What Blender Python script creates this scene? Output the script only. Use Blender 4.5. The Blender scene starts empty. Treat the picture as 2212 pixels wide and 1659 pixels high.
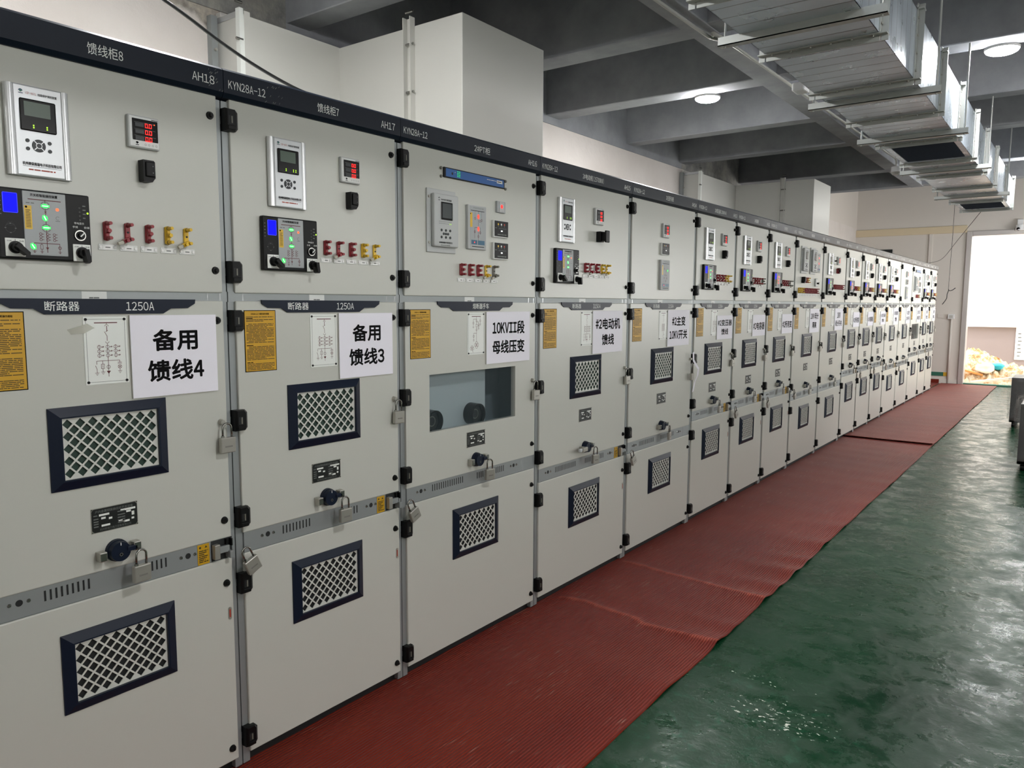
import bpy, bmesh, math, random
from mathutils import Vector, Matrix
R = random.Random(7)
SC = bpy.context.scene
COL = SC.collection
D = bpy.data

# ------------------------------------------------------------------ camera
CAM = Vector((2.285, 0.0, 1.6503))
yaw, pitch, roll, FPX = 0.6417, 0.1053, 0.0043, 1642.4
fwd = Vector((-math.sin(yaw) * math.cos(pitch), math.cos(yaw) * math.cos(pitch), -math.sin(pitch)))
rt0 = Vector((math.cos(yaw), math.sin(yaw), 0))
up0 = rt0.cross(fwd)
rt = math.cos(roll) * rt0 + math.sin(roll) * up0
up = rt.cross(fwd)
cam = D.objects.new('camera', D.cameras.new('camera'))
COL.objects.link(cam)
m = Matrix((rt, up, -fwd)).transposed().to_4x4()
m.translation = CAM
cam.matrix_world = m
cam.data.sensor_width = 36.0
cam.data.lens = FPX / 2212 * 36.0
cam.data.clip_start = 0.05
SC.camera = cam

# ------------------------------------------------------------------ light and exposure
EXPO = 0.0
LAMP = 500.0         # radiance of the round ceiling lamps
SKY = 6.0
SUN = 2.5
FILL_L = 1.8           # front fill light, behind high windows added to the unseen right wall
FILL_FAR = 7.0  # fill light for the far end, behind the farther added windows
W = D.worlds.new('sky'); SC.world = W; W.use_nodes = True
bg = W.node_tree.nodes['Background']
bg.inputs[0].default_value = (1.0, 0.98, 0.95, 1); bg.inputs[1].default_value = SKY
sun = D.objects.new('sun', D.lights.new('sun', 'SUN')); COL.objects.link(sun)
sun.data.energy = SUN; sun.data.angle = 0.02; sun.data.color = (1, .95, .86)
sun.rotation_euler = Vector((-.6, .25, -.75)).to_track_quat('-Z', 'Y').to_euler()
vs = SC.view_settings
SC.display_settings.display_device = 'sRGB'
vs.view_transform = 'Standard'; vs.look = 'None'; vs.gamma = 1.0; vs.use_curve_mapping = False
vs.exposure = EXPO
try:
    SC.cycles.use_denoising = True
    SC.cycles.max_bounces = 8
    SC.cycles.diffuse_bounces = 5
    SC.cycles.caustics_reflective = False
    SC.cycles.caustics_refractive = False
    SC.cycles.sample_clamp_indirect = 6.0
except Exception:
    pass

# ------------------------------------------------------------------ materials
def lin(c):
    if isinstance(c, str):
        c = [int(c[i:i + 2], 16) for i in (0, 2, 4)]
    o = []
    for v in c:
        v = v / 255.0
        o.append(v / 12.92 if v <= .04045 else ((v + .055) / 1.055) ** 2.4)
    return (o[0], o[1], o[2], 1.0)

M = {}
def mat(name, col='808080', rough=.5, metal=0.0, spec=.5, emit=None, es=1.0, bump=None, coat=0.0):
    mt = D.materials.new(name); mt.use_nodes = True
    nt = mt.node_tree; b = nt.nodes['Principled BSDF']
    b.inputs['Base Color'].default_value = lin(col)
    b.inputs['Roughness'].default_value = rough
    b.inputs['Metallic'].default_value = metal
    b.inputs['Specular IOR Level'].default_value = spec
    if coat:
        b.inputs['Coat Weight'].default_value = coat; b.inputs['Coat Roughness'].default_value = .12
    if emit is not None:
        b.inputs['Emission Color'].default_value = lin(emit)
        b.inputs['Emission Strength'].default_value = es / (2 ** EXPO)
    if bump:
        N = nt.nodes.new('ShaderNodeTexNoise'); N.inputs['Scale'].default_value = bump[0]; N.inputs['Detail'].default_value = 3
        tc = nt.nodes.new('ShaderNodeTexCoord'); nt.links.new(tc.outputs['Object'], N.inputs['Vector'])
        B = nt.nodes.new('ShaderNodeBump'); B.inputs['Strength'].default_value = bump[1]; B.inputs['Distance'].default_value = bump[2]
        nt.links.new(N.outputs['Fac'], B.inputs['Height']); nt.links.new(B.outputs['Normal'], b.inputs['Normal'])
    M[name] = mt
    return mt

class NT:
    """small helper for node graphs"""
    def __init__(s, mt):
        s.nt = mt.node_tree; s.b = s.nt.nodes['Principled BSDF']
        s.tc = s.nt.nodes.new('ShaderNodeTexCoord')
    def n(s, t, **k):
        x = s.nt.nodes.new(t)
        for a, v in k.items():
            if hasattr(x, a): setattr(x, a, v)
            else: x.inputs[a].default_value = v
        return x
    def l(s, a, b): s.nt.links.new(a, b)
    def mapping(s, scale=(1, 1, 1), loc=(0, 0, 0), src='Object'):
        mp = s.n('ShaderNodeMapping'); mp.inputs['Scale'].default_value = scale; mp.inputs['Location'].default_value = loc
        s.l(s.tc.outputs[src], mp.inputs['Vector']); return mp.outputs['Vector']
    def noise(s, vec, scale, detail=3, rough=.5, dist=0):
        x = s.n('ShaderNodeTexNoise'); x.inputs['Scale'].default_value = scale; x.inputs['Detail'].default_value = detail
        x.inputs['Roughness'].default_value = rough; x.inputs['Distortion'].default_value = dist
        s.l(vec, x.inputs['Vector']); return x.outputs['Fac']
    def ramp(s, fac, stops):
        x = s.n('ShaderNodeValToRGB'); cr = x.color_ramp
        while len(cr.elements) < len(stops): cr.elements.new(.5)
        for e, (p, c) in zip(cr.elements, stops):
            e.position = p; e.color = c if len(c) == 4 else (*c, 1)
        s.l(fac, x.inputs['Fac']); return x.outputs['Color']
    def math(s, op, a, b=None, c=None, clamp=False):
        x = s.n('ShaderNodeMath'); x.operation = op; x.use_clamp = clamp
        for i, v in enumerate((a, b, c)):
            if v is None: continue
            if isinstance(v, (int, float)): x.inputs[i].default_value = v
            else: s.l(v, x.inputs[i])
        return x.outputs[0]
    def mix(s, fac, a, b):
        x = s.n('ShaderNodeMix'); x.data_type = 'RGBA'
        for i, v in ((0, fac), (6, a), (7, b)):
            if isinstance(v, (int, float)): x.inputs[i].default_value = v
            elif isinstance(v, tuple): x.inputs[i].default_value = v
            else: s.l(v, x.inputs[i])
        return x.outputs[2]
    def bump(s, h, strength, dist, prev=None):
        x = s.n('ShaderNodeBump'); x.inputs['Strength'].default_value = strength; x.inputs['Distance'].default_value = dist
        s.l(h, x.inputs['Height'])
        if prev is not None: s.l(prev, x.inputs['Normal'])
        return x.outputs['Normal']
    def xyz(s, vec=None):
        x = s.n('ShaderNodeSeparateXYZ'); s.l(vec if vec is not None else s.tc.outputs['Object'], x.inputs[0]); return x.outputs
def bw(v): return (v, v, v, 1)

mat('paint', 'c7c8c0', .31, bump=(700, .06, .002))
mat('carcass', 'aaaca4', .5)
mat('navy', '101a2c', .4, spec=.25)
mat('band', '0f1826', .34, spec=.3)
mat('black', '090a0b', .42, spec=.25)
mat('black_gloss', '08090a', .2, spec=.3)
mat('dark', '16191a', .6)
mat('mesh_glass', '33443d', .25)
mat('galv', '9a9f9f', .5, .5, bump=(60, .1, .002))
mat('chrome', '9c9c98', .26, 1.0)
mat('nickel', 'b2b0a8', .36, .65)
mat('nickel_ink', '84827c', .5, .3)
mat('yellow_label', 'cf9f1c', .45)
mat('ink', '0a0a0c', .7, spec=.1)
mat('brown_ink', '3a3216', .6)
mat('maroon', '5e1a1e', .5)
mat('sheet', 'f3f1fa', .55)
mat('sheet_edge', 'c9c8c4', .6)
mat('plate_white', 'eef1ec', .4)
mat('white_ink', 'e8ece8', .5)
mat('grey_ink', '6e726f', .6)
mat('lattice', 'd3d4cd', .4)
mat('alu', 'c9ccce', .32, .35)
mat('alu_bright', 'dddfe0', .25, .55)
mat('device_grey', 'b9bcbb', .45)
mat('mimic', 'a8acad', .45)
mat('tag', 'dcdedb', .4)
mat('screw_white', 'f0f0ee', .35)
mat('lcd', '46564a', .25)
mat('lcd_dark', '3a4142', .25)
mat('button', '23282b', .45)
mat('red_plastic', '8e1220', .35)
mat('yellow_plastic', 'e0b722', .35)
mat('grey_plastic', '6d6c62', .4)
mat('sand_plastic', 'b4b0a0', .4)
mat('led_red', '300000', .4, emit='ff1612', es=3.2)
mat('led_orange', '301000', .4, emit='ff5a2a', es=2.2)
mat('led_green', '002000', .4, emit='1fe24e', es=2.2)
mat('led_core', '203020', .4, emit='c8ffd8', es=1.6)
mat('led_lime', '102000', .4, emit='b8ff2a', es=1.6)
mat('led_blue', '000020', .5, spec=.1, emit='1414ff', es=1.1)
mat('led_blue_rim', '000020', .5, spec=.1, emit='4a50ff', es=1.1)
mat('led_white', 'cccccc', .3, emit='ffffff', es=1.1)
mat('blue_face', '1d5fa8', .35)
mat('blue_tile', '27627f', .4)
mat('inner_grey', 'b4c0c4', .5)
mat('inner_dark', '75828a', .6)
mat('ink_red', 'a8402f', .5)
mat('navy_logo', '24425e', .5)
mat('rating', '101413', .4)
mat('sticker_yellow', 'c79a10', .5)
mat('concrete_beam', '8b8d92', .85, bump=(14, .25, .01))
mat('slab', '363d4a', .9)
mat('bridge_paint', 'cfcec8', .45)
mat('bridge_front', 'dcdbd4', .42)
mat('bracket', 'b5b8b4', .42, .7)
mat('lamp_glow', 'ffffff', .4, emit='ffffff', es=1)
M['lamp_glow'].node_tree.nodes['Principled BSDF'].inputs['Emission Strength'].default_value = LAMP
mat('lamp_rim', 'e8e8e8', .4)
mat('pvc', 'c3c2bc', .45)
mat('cable', '0d0d0f', .4)
mat('cable_grey', '4e4a47', .5)
mat('end_wall', 'd9d2ca', .8, bump=(20, .08, .004))
mat('trunking', 'd8c7a8', .6)
mat('green_line', '2f6b58', .5)
mat('yellow_line', 'd2a52a', .5)
mat('door_steel', 'c6c0bc', .3, .3)
mat('fence_white', 'f4f4f2', .6)
mat('fence_wall', '857c7c', .85)
mat('ground', 'c9b79b', .9)
mat('sack', 'e8e4da', .7)
mat('plank', 'c98f52', .7)
mat('blue_bag', '2fb6cf', .5)
mat('black_steel', '23262a', .35)
mat('right_wall', 'c8c4bc', .85)
mat('tape', 'd6d2c4', .3)

q = NT(mat('rubble', 'c9b08a', .9)); qv = q.mapping()
q.l(q.ramp(q.noise(qv, 7, 4, .7), [(.32, lin('7a5636')), (.42, lin('b48858')), (.5, lin('c0ae90')), (.62, lin('c8c0b0'))]), q.b.inputs['Base Color'])
# glass of the viewing window: thin clear sheet
def glassy(name, tint, amt):
    g = mat(name, tint, .08); nt = g.node_tree; b = nt.nodes['Principled BSDF']
    t = nt.nodes.new('ShaderNodeBsdfTransparent'); mx = nt.nodes.new('ShaderNodeMixShader'); mx.inputs[0].default_value = amt
    t.inputs[0].default_value = (.97, .98, .98, 1)
    o = nt.nodes['Material Output']
    nt.links.new(t.outputs[0], mx.inputs[1]); nt.links.new(b.outputs[0], mx.inputs[2]); nt.links.new(mx.outputs[0], o.inputs['Surface'])
glassy('pane', '6c7a80', .1)
glassy('wrap', 'c9c2bb', .1)
glassy('tape_clear', 'd4d0c0', .4)

# wall behind the cabinets: plaster with a torn patch over raw concrete
w = NT(mat('wall_paint', 'e0d9d4', .75))
v = w.mapping()
X = w.xyz()
n1 = w.noise(v, 3.2, 6, .65)
n2 = w.noise(v, 14, 5, .6)
h = w.math('SUBTRACT', X[2], 3.27)
d = w.math('MULTIPLY', w.math('SUBTRACT', X[1], 2.54), 3.0, clamp=True)          # the tear runs down beside the bridge
h = w.math('ADD', h, w.math('MULTIPLY', d, .3))
h = w.math('SUBTRACT', h, w.math('MULTIPLY', w.math('SUBTRACT', 2.36, X[1], clamp=True), 3.0))
h = w.math('SUBTRACT', h, w.math('MULTIPLY', w.math('SUBTRACT', X[1], 2.75, clamp=True), 3.0))
s = w.math('ADD', h, w.math('MULTIPLY', w.math('SUBTRACT', n1, .5), .16))
msk = w.ramp(s, [(.0, bw(0)), (.03, bw(1))])
rough_c = w.ramp(n2, [(.3, lin('6f6a64')), (.5, lin('a49d94')), (.7, lin('c8bfae'))])
w.l(w.mix(msk, w.ramp(w.noise(v, 2, 3), [(.3, lin('e3dcd7')), (.7, lin('d8d0ca'))]), rough_c), w.b.inputs['Base Color'])
w.l(w.bump(w.math('MULTIPLY', w.math('SUBTRACT', n2, w.math('MULTIPLY', msk, .8)), 1.0), .35, .02), w.b.inputs['Normal'])

c = NT(M['concrete_beam'])
cv = c.mapping()
c.l(c.ramp(c.noise(cv, 2.5, 6, .6), [(.3, lin('85878d')), (.7, lin('a4a6aa'))]), c.b.inputs['Base Color'])
mat('raw_concrete', '9a9a96', .9, bump=(9, .6, .03))
c = NT(M['raw_concrete']); cv = c.mapping()
c.l(c.ramp(c.noise(cv, 5, 8, .7), [(.3, lin('6f7072')), (.5, lin('93928e')), (.7, lin('b0aca2'))]), c.b.inputs['Base Color'])

# galvanised sheet of the ventilation duct: cross beads, wrinkles, spangle
g = NT(mat('duct_sheet', 'd4d8dc', .3, .68))
v = g.mapping()
Y = g.xyz()[1]
bead = g.math('PINGPONG', Y, .0575)
bead = g.math('SUBTRACT', 1.0, g.math('DIVIDE', bead, .0045, clamp=True))
g.l(g.mix(bead, g.ramp(g.noise(g.mapping((1, .6, 1)), 5, 4), [(.3, lin('c8d3de')), (.7, lin('d4dee8'))]), lin('7a7d82')), g.b.inputs['Base Color'])
nn = g.bump(bead, .5, .004)
nn = g.bump(g.noise(g.mapping((1, 1, 1)), 1.6, 1, .4), .035, .03, nn)
g.l(nn, g.b.inputs['Normal'])
g.l(g.ramp(g.noise(v, 6, 4), [(.3, bw(.24)), (.7, bw(.38))]), g.b.inputs['Roughness'])

# floor: worn green epoxy with wavy sheen and chipped flecks
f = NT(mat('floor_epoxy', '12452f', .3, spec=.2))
v = f.mapping()
big = f.noise(f.mapping((1, .8, 1)), 1.3, 5, .6)
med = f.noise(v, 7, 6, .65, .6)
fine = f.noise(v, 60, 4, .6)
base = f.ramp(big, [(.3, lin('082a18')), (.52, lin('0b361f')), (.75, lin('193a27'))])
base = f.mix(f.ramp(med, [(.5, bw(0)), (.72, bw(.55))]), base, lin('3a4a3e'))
XY = f.xyz()
def blob(x, y, rx, ry):
    a = f.math('DIVIDE', f.math('SUBTRACT', XY[0], x), rx); b_ = f.math('DIVIDE', f.math('SUBTRACT', XY[1], y), ry)
    r2 = f.math('ADD', f.math('MULTIPLY', a, a), f.math('MULTIPLY', b_, b_))
    return f.math('SUBTRACT', 1.0, r2, clamp=True)
cl = f.math('MAXIMUM', blob(1.42, 2.98, .34, .22), f.math('MULTIPLY', blob(1.25, 3.25, .3, .12), .8))
cl = f.math('MAXIMUM', cl, f.math('MULTIPLY', blob(1.75, 2.2, .5, .4), .55))
fl = f.noise(f.mapping((1, 1.5, 1)), 36, 3, .6)
thr = f.math('SUBTRACT', .80, f.math('MULTIPLY', cl, .2))
chip = f.math('GREATER_THAN', fl, thr)
base = f.mix(chip, base, lin('cfd2c6'))
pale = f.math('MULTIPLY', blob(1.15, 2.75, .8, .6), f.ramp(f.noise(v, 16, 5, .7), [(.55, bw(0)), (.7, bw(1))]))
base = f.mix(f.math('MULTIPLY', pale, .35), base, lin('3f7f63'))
f.l(base, f.b.inputs['Base Color'])
f.l(f.ramp(f.noise(f.mapping((1, 1, 1)), 5, 8, .72, .3), [(.35, bw(.14)), (.62, bw(.45))]), f.b.inputs['Roughness'])
b1 = f.bump(f.noise(f.mapping((1, 1, 1)), 6, 5, .6, .3), .5, .01)
b1 = f.bump(f.noise(f.mapping((1, 1.1, 1)), 24, 4, .65, .6), .4, .004, b1)
b1 = f.bump(fine, .12, .002, b1)
f.l(b1, f.b.inputs['Normal'])

# red ribbed rubber mat: ribs run along the aisle, pale scuffs along two folds
r = NT(mat('rubber_red', '8a2018', .5, spec=.2))
r.b.inputs['Sheen Weight'].default_value = .1; r.b.inputs['Sheen Roughness'].default_value = .35; r.b.inputs['Sheen Tint'].default_value = (1, .8, .74, 1)   # dusty rubber
v = r.mapping(); P = r.xyz()
rib = r.math('SINE', r.math('MULTIPLY', P[0], 2 * math.pi / .0135))
rib01 = r.math('MULTIPLY_ADD', rib, .5, .5)
dust = r.noise(r.mapping((1, .5, 1)), 3, 5, .6)
colr = r.ramp(dust, [(.3, lin('701503')), (.7, lin('7e2208'))])
colr = r.mix(r.math('MULTIPLY', r.math('SUBTRACT', 1.0, rib01), .3), colr, lin('55100a'))
sc = r.noise(r.mapping((30, 2.2, 1)), 3.5, 4, .6)
scm = r.math('MULTIPLY', r.ramp(sc, [(.6, bw(0)), (.7, bw(1))]), r.ramp(r.noise(v, 2.1, 3), [(.48, bw(0)), (.6, bw(1))]))
colr = r.mix(r.math('MULTIPLY', r.math('MULTIPLY', scm, rib01), .55), colr, lin('d8b8a4'))
def fold(pts):
    out = None
    for (x0, y0), (x1, y1) in zip(pts, pts[1:]):
        dx, dy = x1 - x0, y1 - y0; L2 = dx * dx + dy * dy
        t = r.math('ADD', r.math('MULTIPLY', r.math('SUBTRACT', P[0], x0), dx / L2), r.math('MULTIPLY', r.math('SUBTRACT', P[1], y0), dy / L2), clamp=True)
        ex = r.math('SUBTRACT', r.math('SUBTRACT', P[0], x0), r.math('MULTIPLY', t, dx))
        ey = r.math('SUBTRACT', r.math('SUBTRACT', P[1], y0), r.math('MULTIPLY', t, dy))
        q = r.math('SQRT', r.math('ADD', r.math('MULTIPLY', ex, ex), r.math('MULTIPLY', ey, ey)))
        out = q if out is None else r.math('MINIMUM', out, q)
    return out
FOLDS = [[(.04, 3.48), (.16, 3.51), (.36, 3.485), (.51, 3.47), (.58, 3.43), (.98, 3.44)], [(.03, 4.23), (.17, 4.23), (.34, 4.2), (.52, 4.19), (.97, 4.13)]]
fd = r.math('MINIMUM', fold(FOLDS[0]), fold(FOLDS[1]))
fd = r.math('ADD', fd, r.math('MULTIPLY', r.math('SUBTRACT', r.noise(v, 22, 4), .5), .05))
fm = r.ramp(fd, [(.006, bw(1)), (.02, bw(0))])
colr = r.mix(r.math('MULTIPLY', fm, .42), colr, lin('d06a55'))
r.l(colr, r.b.inputs['Base Color'])
r.l(r.bump(rib01, .8, .004), r.b.inputs['Normal'])

# ------------------------------------------------------------------ mesh builder
_txt = {}
def glyph(ch):
    if ch in _txt: return _txt[ch]
    cu = D.curves.new('t', 'FONT'); cu.body = chr(ord(ch) + 0xFEE0) if 33 <= ord(ch) < 127 else ch; cu.resolution_u = 3
    ob = D.objects.new('t', cu)
    me = ob.to_mesh()
    vs_ = [(p.co.x, p.co.y) for p in me.vertices]; fs = [tuple(p.vertices) for p in me.polygons]
    ob.to_mesh_clear(); D.objects.remove(ob); D.curves.remove(cu)
    _txt[ch] = (vs_, fs)
    return _txt[ch]
def text_geo(s):
    """lay the line out like a Chinese sign face: full-width characters, half-width Latin"""
    if ('L', s) in _txt: return _txt[('L', s)]
    V, F, pen = [], [], 0.0
    for ch in s:
        if ch == ' ': pen += .5; continue
        vs_, fs = glyph(ch); o = len(V)
        if ord(ch) < 127:
            xs = [p[0] for p in vs_]; c_ = (min(xs) + max(xs)) / 2; k = min(.8, .44 / max(max(xs) - min(xs), 1e-6))
            V += [(pen + .25 + (p - c_) * k, q) for p, q in vs_]; pen += .5
        else: V += [(pen + p, q) for p, q in vs_]; pen += 1.0
        F += [tuple(i + o for i in q) for q in fs]
    xs = [p[0] for p in V]; ys = [p[1] for p in V]
    _txt[('L', s)] = (V, F, min(xs), max(xs), min(ys), max(ys))
    return _txt[('L', s)]

class MB:
    def __init__(s): s.v = []; s.f = []; s.m = []; s.sm = []; s.names = []
    def mi(s, m):
        if m not in s.names: s.names.append(m)
        return s.names.index(m)
    def add(s, vs_, fs, m, smooth=False):
        o = len(s.v); s.v += [tuple(p) for p in vs_]
        k = s.mi(m)
        for q in fs:
            s.f.append(tuple(i + o for i in q)); s.m.append(k); s.sm.append(smooth)
        return s
    def box(s, x0, x1, y0, y1, z0, z1, m, bevel=0, seg=2):
        if bevel:
            bm = bmesh.new(); bmesh.ops.create_cube(bm, size=1)
            for q in bm.verts: q.co = Vector(((x0 + x1) / 2 + q.co.x * (x1 - x0), (y0 + y1) / 2 + q.co.y * (y1 - y0), (z0 + z1) / 2 + q.co.z * (z1 - z0)))
            bmesh.ops.bevel(bm, geom=bm.edges[:], offset=bevel, segments=seg, affect='EDGES', profile=.5)
            bm.verts.index_update()
            s.add([q.co[:] for q in bm.verts], [[q.index for q in ff.verts] for ff in bm.faces], m); bm.free(); return s
        vs_ = [(x0, y0, z0), (x1, y0, z0), (x1, y1, z0), (x0, y1, z0), (x0, y0, z1), (x1, y0, z1), (x1, y1, z1), (x0, y1, z1)]
        return s.add(vs_, [(0, 3, 2, 1), (4, 5, 6, 7), (0, 1, 5, 4), (1, 2, 6, 5), (2, 3, 7, 6), (3, 0, 4, 7)], m)
    def cyl(s, p0, p1, r0, r1=None, m='black', n=16, caps=True):
        r1 = r0 if r1 is None else r1
        p0, p1 = Vector(p0), Vector(p1); a = (p1 - p0).normalized()
        u = a.orthogonal().normalized(); w_ = a.cross(u)
        ring = [(math.cos(2 * math.pi * i / n), math.sin(2 * math.pi * i / n)) for i in range(n)]
        A = [p0 + (u * cx + w_ * sy) * r0 for cx, sy in ring]; B = [p1 + (u * cx + w_ * sy) * r1 for cx, sy in ring]
        s.add(A + B, [(i, (i + 1) % n, n + (i + 1) % n, n + i) for i in range(n)], m, True)
        if caps:
            if r1 > 1e-6: s.add(B, [tuple(range(n))], m)
            if r0 > 1e-6: s.add(A, [tuple(reversed(range(n)))], m)
        return s
    def tube(s, pts, r_, m, n=8, closed=False):
        pts = [Vector(p) for p in pts]; N = len(pts); rings = []
        u = None
        for i, p in enumerate(pts):
            a = pts[min(i + 1, N - 1)] - pts[max(i - 1, 0)]
            a.normalize()
            if u is None: u = a.orthogonal().normalized()
            u = (u - a * u.dot(a)); u = u.normalized() if u.length > 1e-6 else a.orthogonal().normalized()
            w_ = a.cross(u)
            rings += [p + (u * math.cos(2 * math.pi * k / n) + w_ * math.sin(2 * math.pi * k / n)) * r_ for k in range(n)]
        fs = [(i * n + k, i * n + (k + 1) % n, (i + 1) * n + (k + 1) % n, (i + 1) * n + k) for i in range(N - 1) for k in range(n)]
        fs += [tuple(reversed(range(n))), tuple(range((N - 1) * n, N * n))]
        return s.add(rings, fs, m, True)
    def poly(s, pts, x, m, th=0.0):
        """polygon given as (y, z) lying in the plane x, facing +x"""
        n = len(pts)
        s.add([(x, a, b) for a, b in pts], [tuple(range(n))], m)
        if th:
            s.add([(x, a, b) for a, b in pts] + [(x - th, a, b) for a, b in pts], [(i, (i + 1) % n, n + (i + 1) % n, n + i) for i in range(n)], m)
        return s
    def rect(s, y0, y1, z0, z1, x, m): return s.poly([(y0, z0), (y1, z0), (y1, z1), (y0, z1)], x, m)
    def disc(s, y, z, x, r_, m, n=20): return s.poly([(y + r_ * math.cos(2 * math.pi * i / n), z + r_ * math.sin(2 * math.pi * i / n)) for i in range(n)], x, m)
    def ring(s, y, z, x, r0, r1, m, n=18, a0=0, a1=2 * math.pi):
        vs_ = []
        for i in range(n + 1):
            a = a0 + (a1 - a0) * i / n
            vs_ += [(x, y + r0 * math.cos(a), z + r0 * math.sin(a)), (x, y + r1 * math.cos(a), z + r1 * math.sin(a))]
        return s.add(vs_, [(2 * i, 2 * i + 1, 2 * i + 3, 2 * i + 2) for i in range(n)], m)
    def line(s, p, q, x, wd, m):
        (a, b), (c_, d_) = p, q
        L = math.hypot(c_ - a, d_ - b) or 1e-9; nx, ny = -(d_ - b) / L * wd / 2, (c_ - a) / L * wd / 2
        return s.poly([(a + nx, b + ny), (a - nx, b - ny), (c_ - nx, d_ - ny), (c_ + nx, d_ + ny)], x, m)
    def text(s, t, y0, y1, z0, z1, x, m, bold=0.0):
        """lettering stretched into the box y0..y1, z0..z1 of plane x"""
        vs_, fs, a0, a1, b0, b1 = text_geo(t)
        r_ = bold * (z1 - z0)          # heavier strokes: the same glyphs again, shifted around by r_
        y0, y1, z0, z1 = y0 + r_, y1 - r_, z0 + r_, z1 - r_
        sy = (y1 - y0) / (a1 - a0); sz = (z1 - z0) / (b1 - b0)
        for k, (dy, dz) in enumerate([(0, 0)] if not bold else [(0, 0), (1, 0), (-1, 0), (0, 1), (0, -1), (.7, .7), (-.7, .7), (.7, -.7), (-.7, -.7)]):
            s.add([(x + k * .00002, y0 + (p - a0) * sy + dy * r_, z0 + (q - b0) * sz + dz * r_) for p, q in vs_], fs, m)
        return s
    def scribble(s, y0, y1, z, h, x, m, rnd):
        """one line of unreadably small print"""
        p = y0
        while p < y1 - .002:
            L = min(rnd.uniform(.006, .03) * 1.0, y1 - p)
            s.rect(p, p + L, z - h / 2, z + h / 2, x, m); p += L + rnd.uniform(.0008, .003)
        return s
    def mesh(s, name):
        me = D.meshes.new(name); me.from_pydata(s.v, [], s.f)
        for q in s.names: me.materials.append(M[q])
        me.polygons.foreach_set('material_index', s.m); me.polygons.foreach_set('use_smooth', s.sm)
        me.update(); return me
    def build(s, name, parent=None, loc=(0, 0, 0), rot=None, label=None):
        return place(name, s.mesh(name), parent, loc, rot, label)

def place(name, me, parent=None, loc=(0, 0, 0), rot=None, label=None):
    o = D.objects.new(name, me); COL.objects.link(o)
    if parent is not None: o.parent = parent
    o.location = loc
    if rot: o.rotation_euler = rot
    if label: o['label'] = label
    return o
_cache = {}
def shared(key, fn):
    if key not in _cache:
        b = MB(); fn(b); _cache[key] = b.mesh(key if isinstance(key, str) else key[0])
    return _cache[key]
def thing(name, label, cat, loc=(0, 0, 0), group=None, rot=None):
    o = D.objects.new(name, None); COL.objects.link(o); o.location = loc; o.empty_display_size = .1
    if rot: o.rotation_euler = rot
    return tag(o, label, cat, group)
def tag(o, label, cat, group=None):
    o['label'] = label; o['category'] = cat
    if group: o['group'] = group
    return o
def struct(b, name, loc=(0, 0, 0)):
    o = b.build(name, None, loc); o['kind'] = 'structure'; return o

# ------------------------------------------------------------------ room shell
XW, YE, ZS = -1.885, 18.4, 4.35
XR, YB = 5.2, -3.2
BE = [(-1.45, -1.25), (.1, .3), (1.6, 1.8), (3.16, 3.35), (4.73, 4.95), (6.09, 6.31), (7.65, 7.83), (9.03, 9.22), (11.07, 11.3), (12.69, 12.9)]
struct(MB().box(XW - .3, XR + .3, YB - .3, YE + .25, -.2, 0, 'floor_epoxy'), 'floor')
struct(MB().box(XW - .3, XR + .3, YB - .3, YE + .25, ZS, ZS + .15, 'slab'), 'ceiling')
struct(MB().box(XW - .2, XW, YB, YE, 0, 3.345, 'wall_paint'), 'wall_left')
eb = MB()
eb.box(XW - .2, .27, YE, YE + .22, 0, ZS, 'end_wall').box(2.25, XR, YE, YE + .22, 0, ZS, 'end_wall').box(.27, 2.25, YE, YE + .22, 3.17, ZS, 'end_wall')
struct(eb, 'wall_far')
struct(MB().box(XW, XR, YB - .2, YB, 0, ZS, 'right_wall'), 'wall_back')
ADDED_WIN = [(-2.6, -.4, 2.0, 3.0), (1.6, 3.8, 2.0, 3.0), (5.2, 7.2, 2.0, 3.0), (10.2, 12.2, 1.0, 2.9), (13.6, 16.6, 1.0, 2.9)]  # window openings added out of view so fill light reaches the row
rb = MB(); y = YB
for a, b_, c_, d_ in ADDED_WIN:
    rb.box(XR, XR + .2, y, a, 0, ZS, 'right_wall'); rb.box(XR, XR + .2, a, b_, 0, c_, 'right_wall'); rb.box(XR, XR + .2, a, b_, d_, ZS, 'right_wall'); y = b_
rb.box(XR, XR + .2, y, YE, 0, ZS, 'right_wall')
struct(rb, 'wall_right')
for k, (a, b_, *WZ) in enumerate(ADDED_WIN):
    wb = MB()
    for yy in (a, (a + b_) / 2 - .03, b_ - .06): wb.box(XR + .05, XR + .11, yy, yy + .06, WZ[0], WZ[1], 'alu')
    for zz in (WZ[0], WZ[1] - .06): wb.box(XR + .05, XR + .11, a, b_, zz, zz + .06, 'alu')
    struct(wb, 'window_%d' % (k + 1))  # frame of an added, unseen window
    L = D.objects.new('window_daylight', D.lights.new('window_daylight', 'AREA')); COL.objects.link(L)  # fill light set behind the added window
    L.data.shape = 'RECTANGLE'; L.data.size = b_ - a - .1; L.data.size_y = WZ[1] - WZ[0] - .1
    L.data.energy = (FILL_L if k < 3 else FILL_FAR) * math.pi * L.data.size * L.data.size_y
    L.data.color = (.97, .99, 1.0)
    L.location = (XR + .15, (a + b_) / 2, sum(WZ) / 2); L.rotation_euler = (math.pi / 2, 0, math.pi / 2)
L = D.objects.new('door_daylight', D.lights.new('door_daylight', 'AREA')); COL.objects.link(L)
L.data.shape = 'RECTANGLE'; L.data.size = 1.9; L.data.size_y = 3.1; L.data.cycles.is_portal = True
L.location = (1.26, YE + .2, 1.58); L.rotation_euler = (math.pi / 2, 0, math.pi)
L.rotation_euler = (-math.pi / 2, 0, 0)
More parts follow.
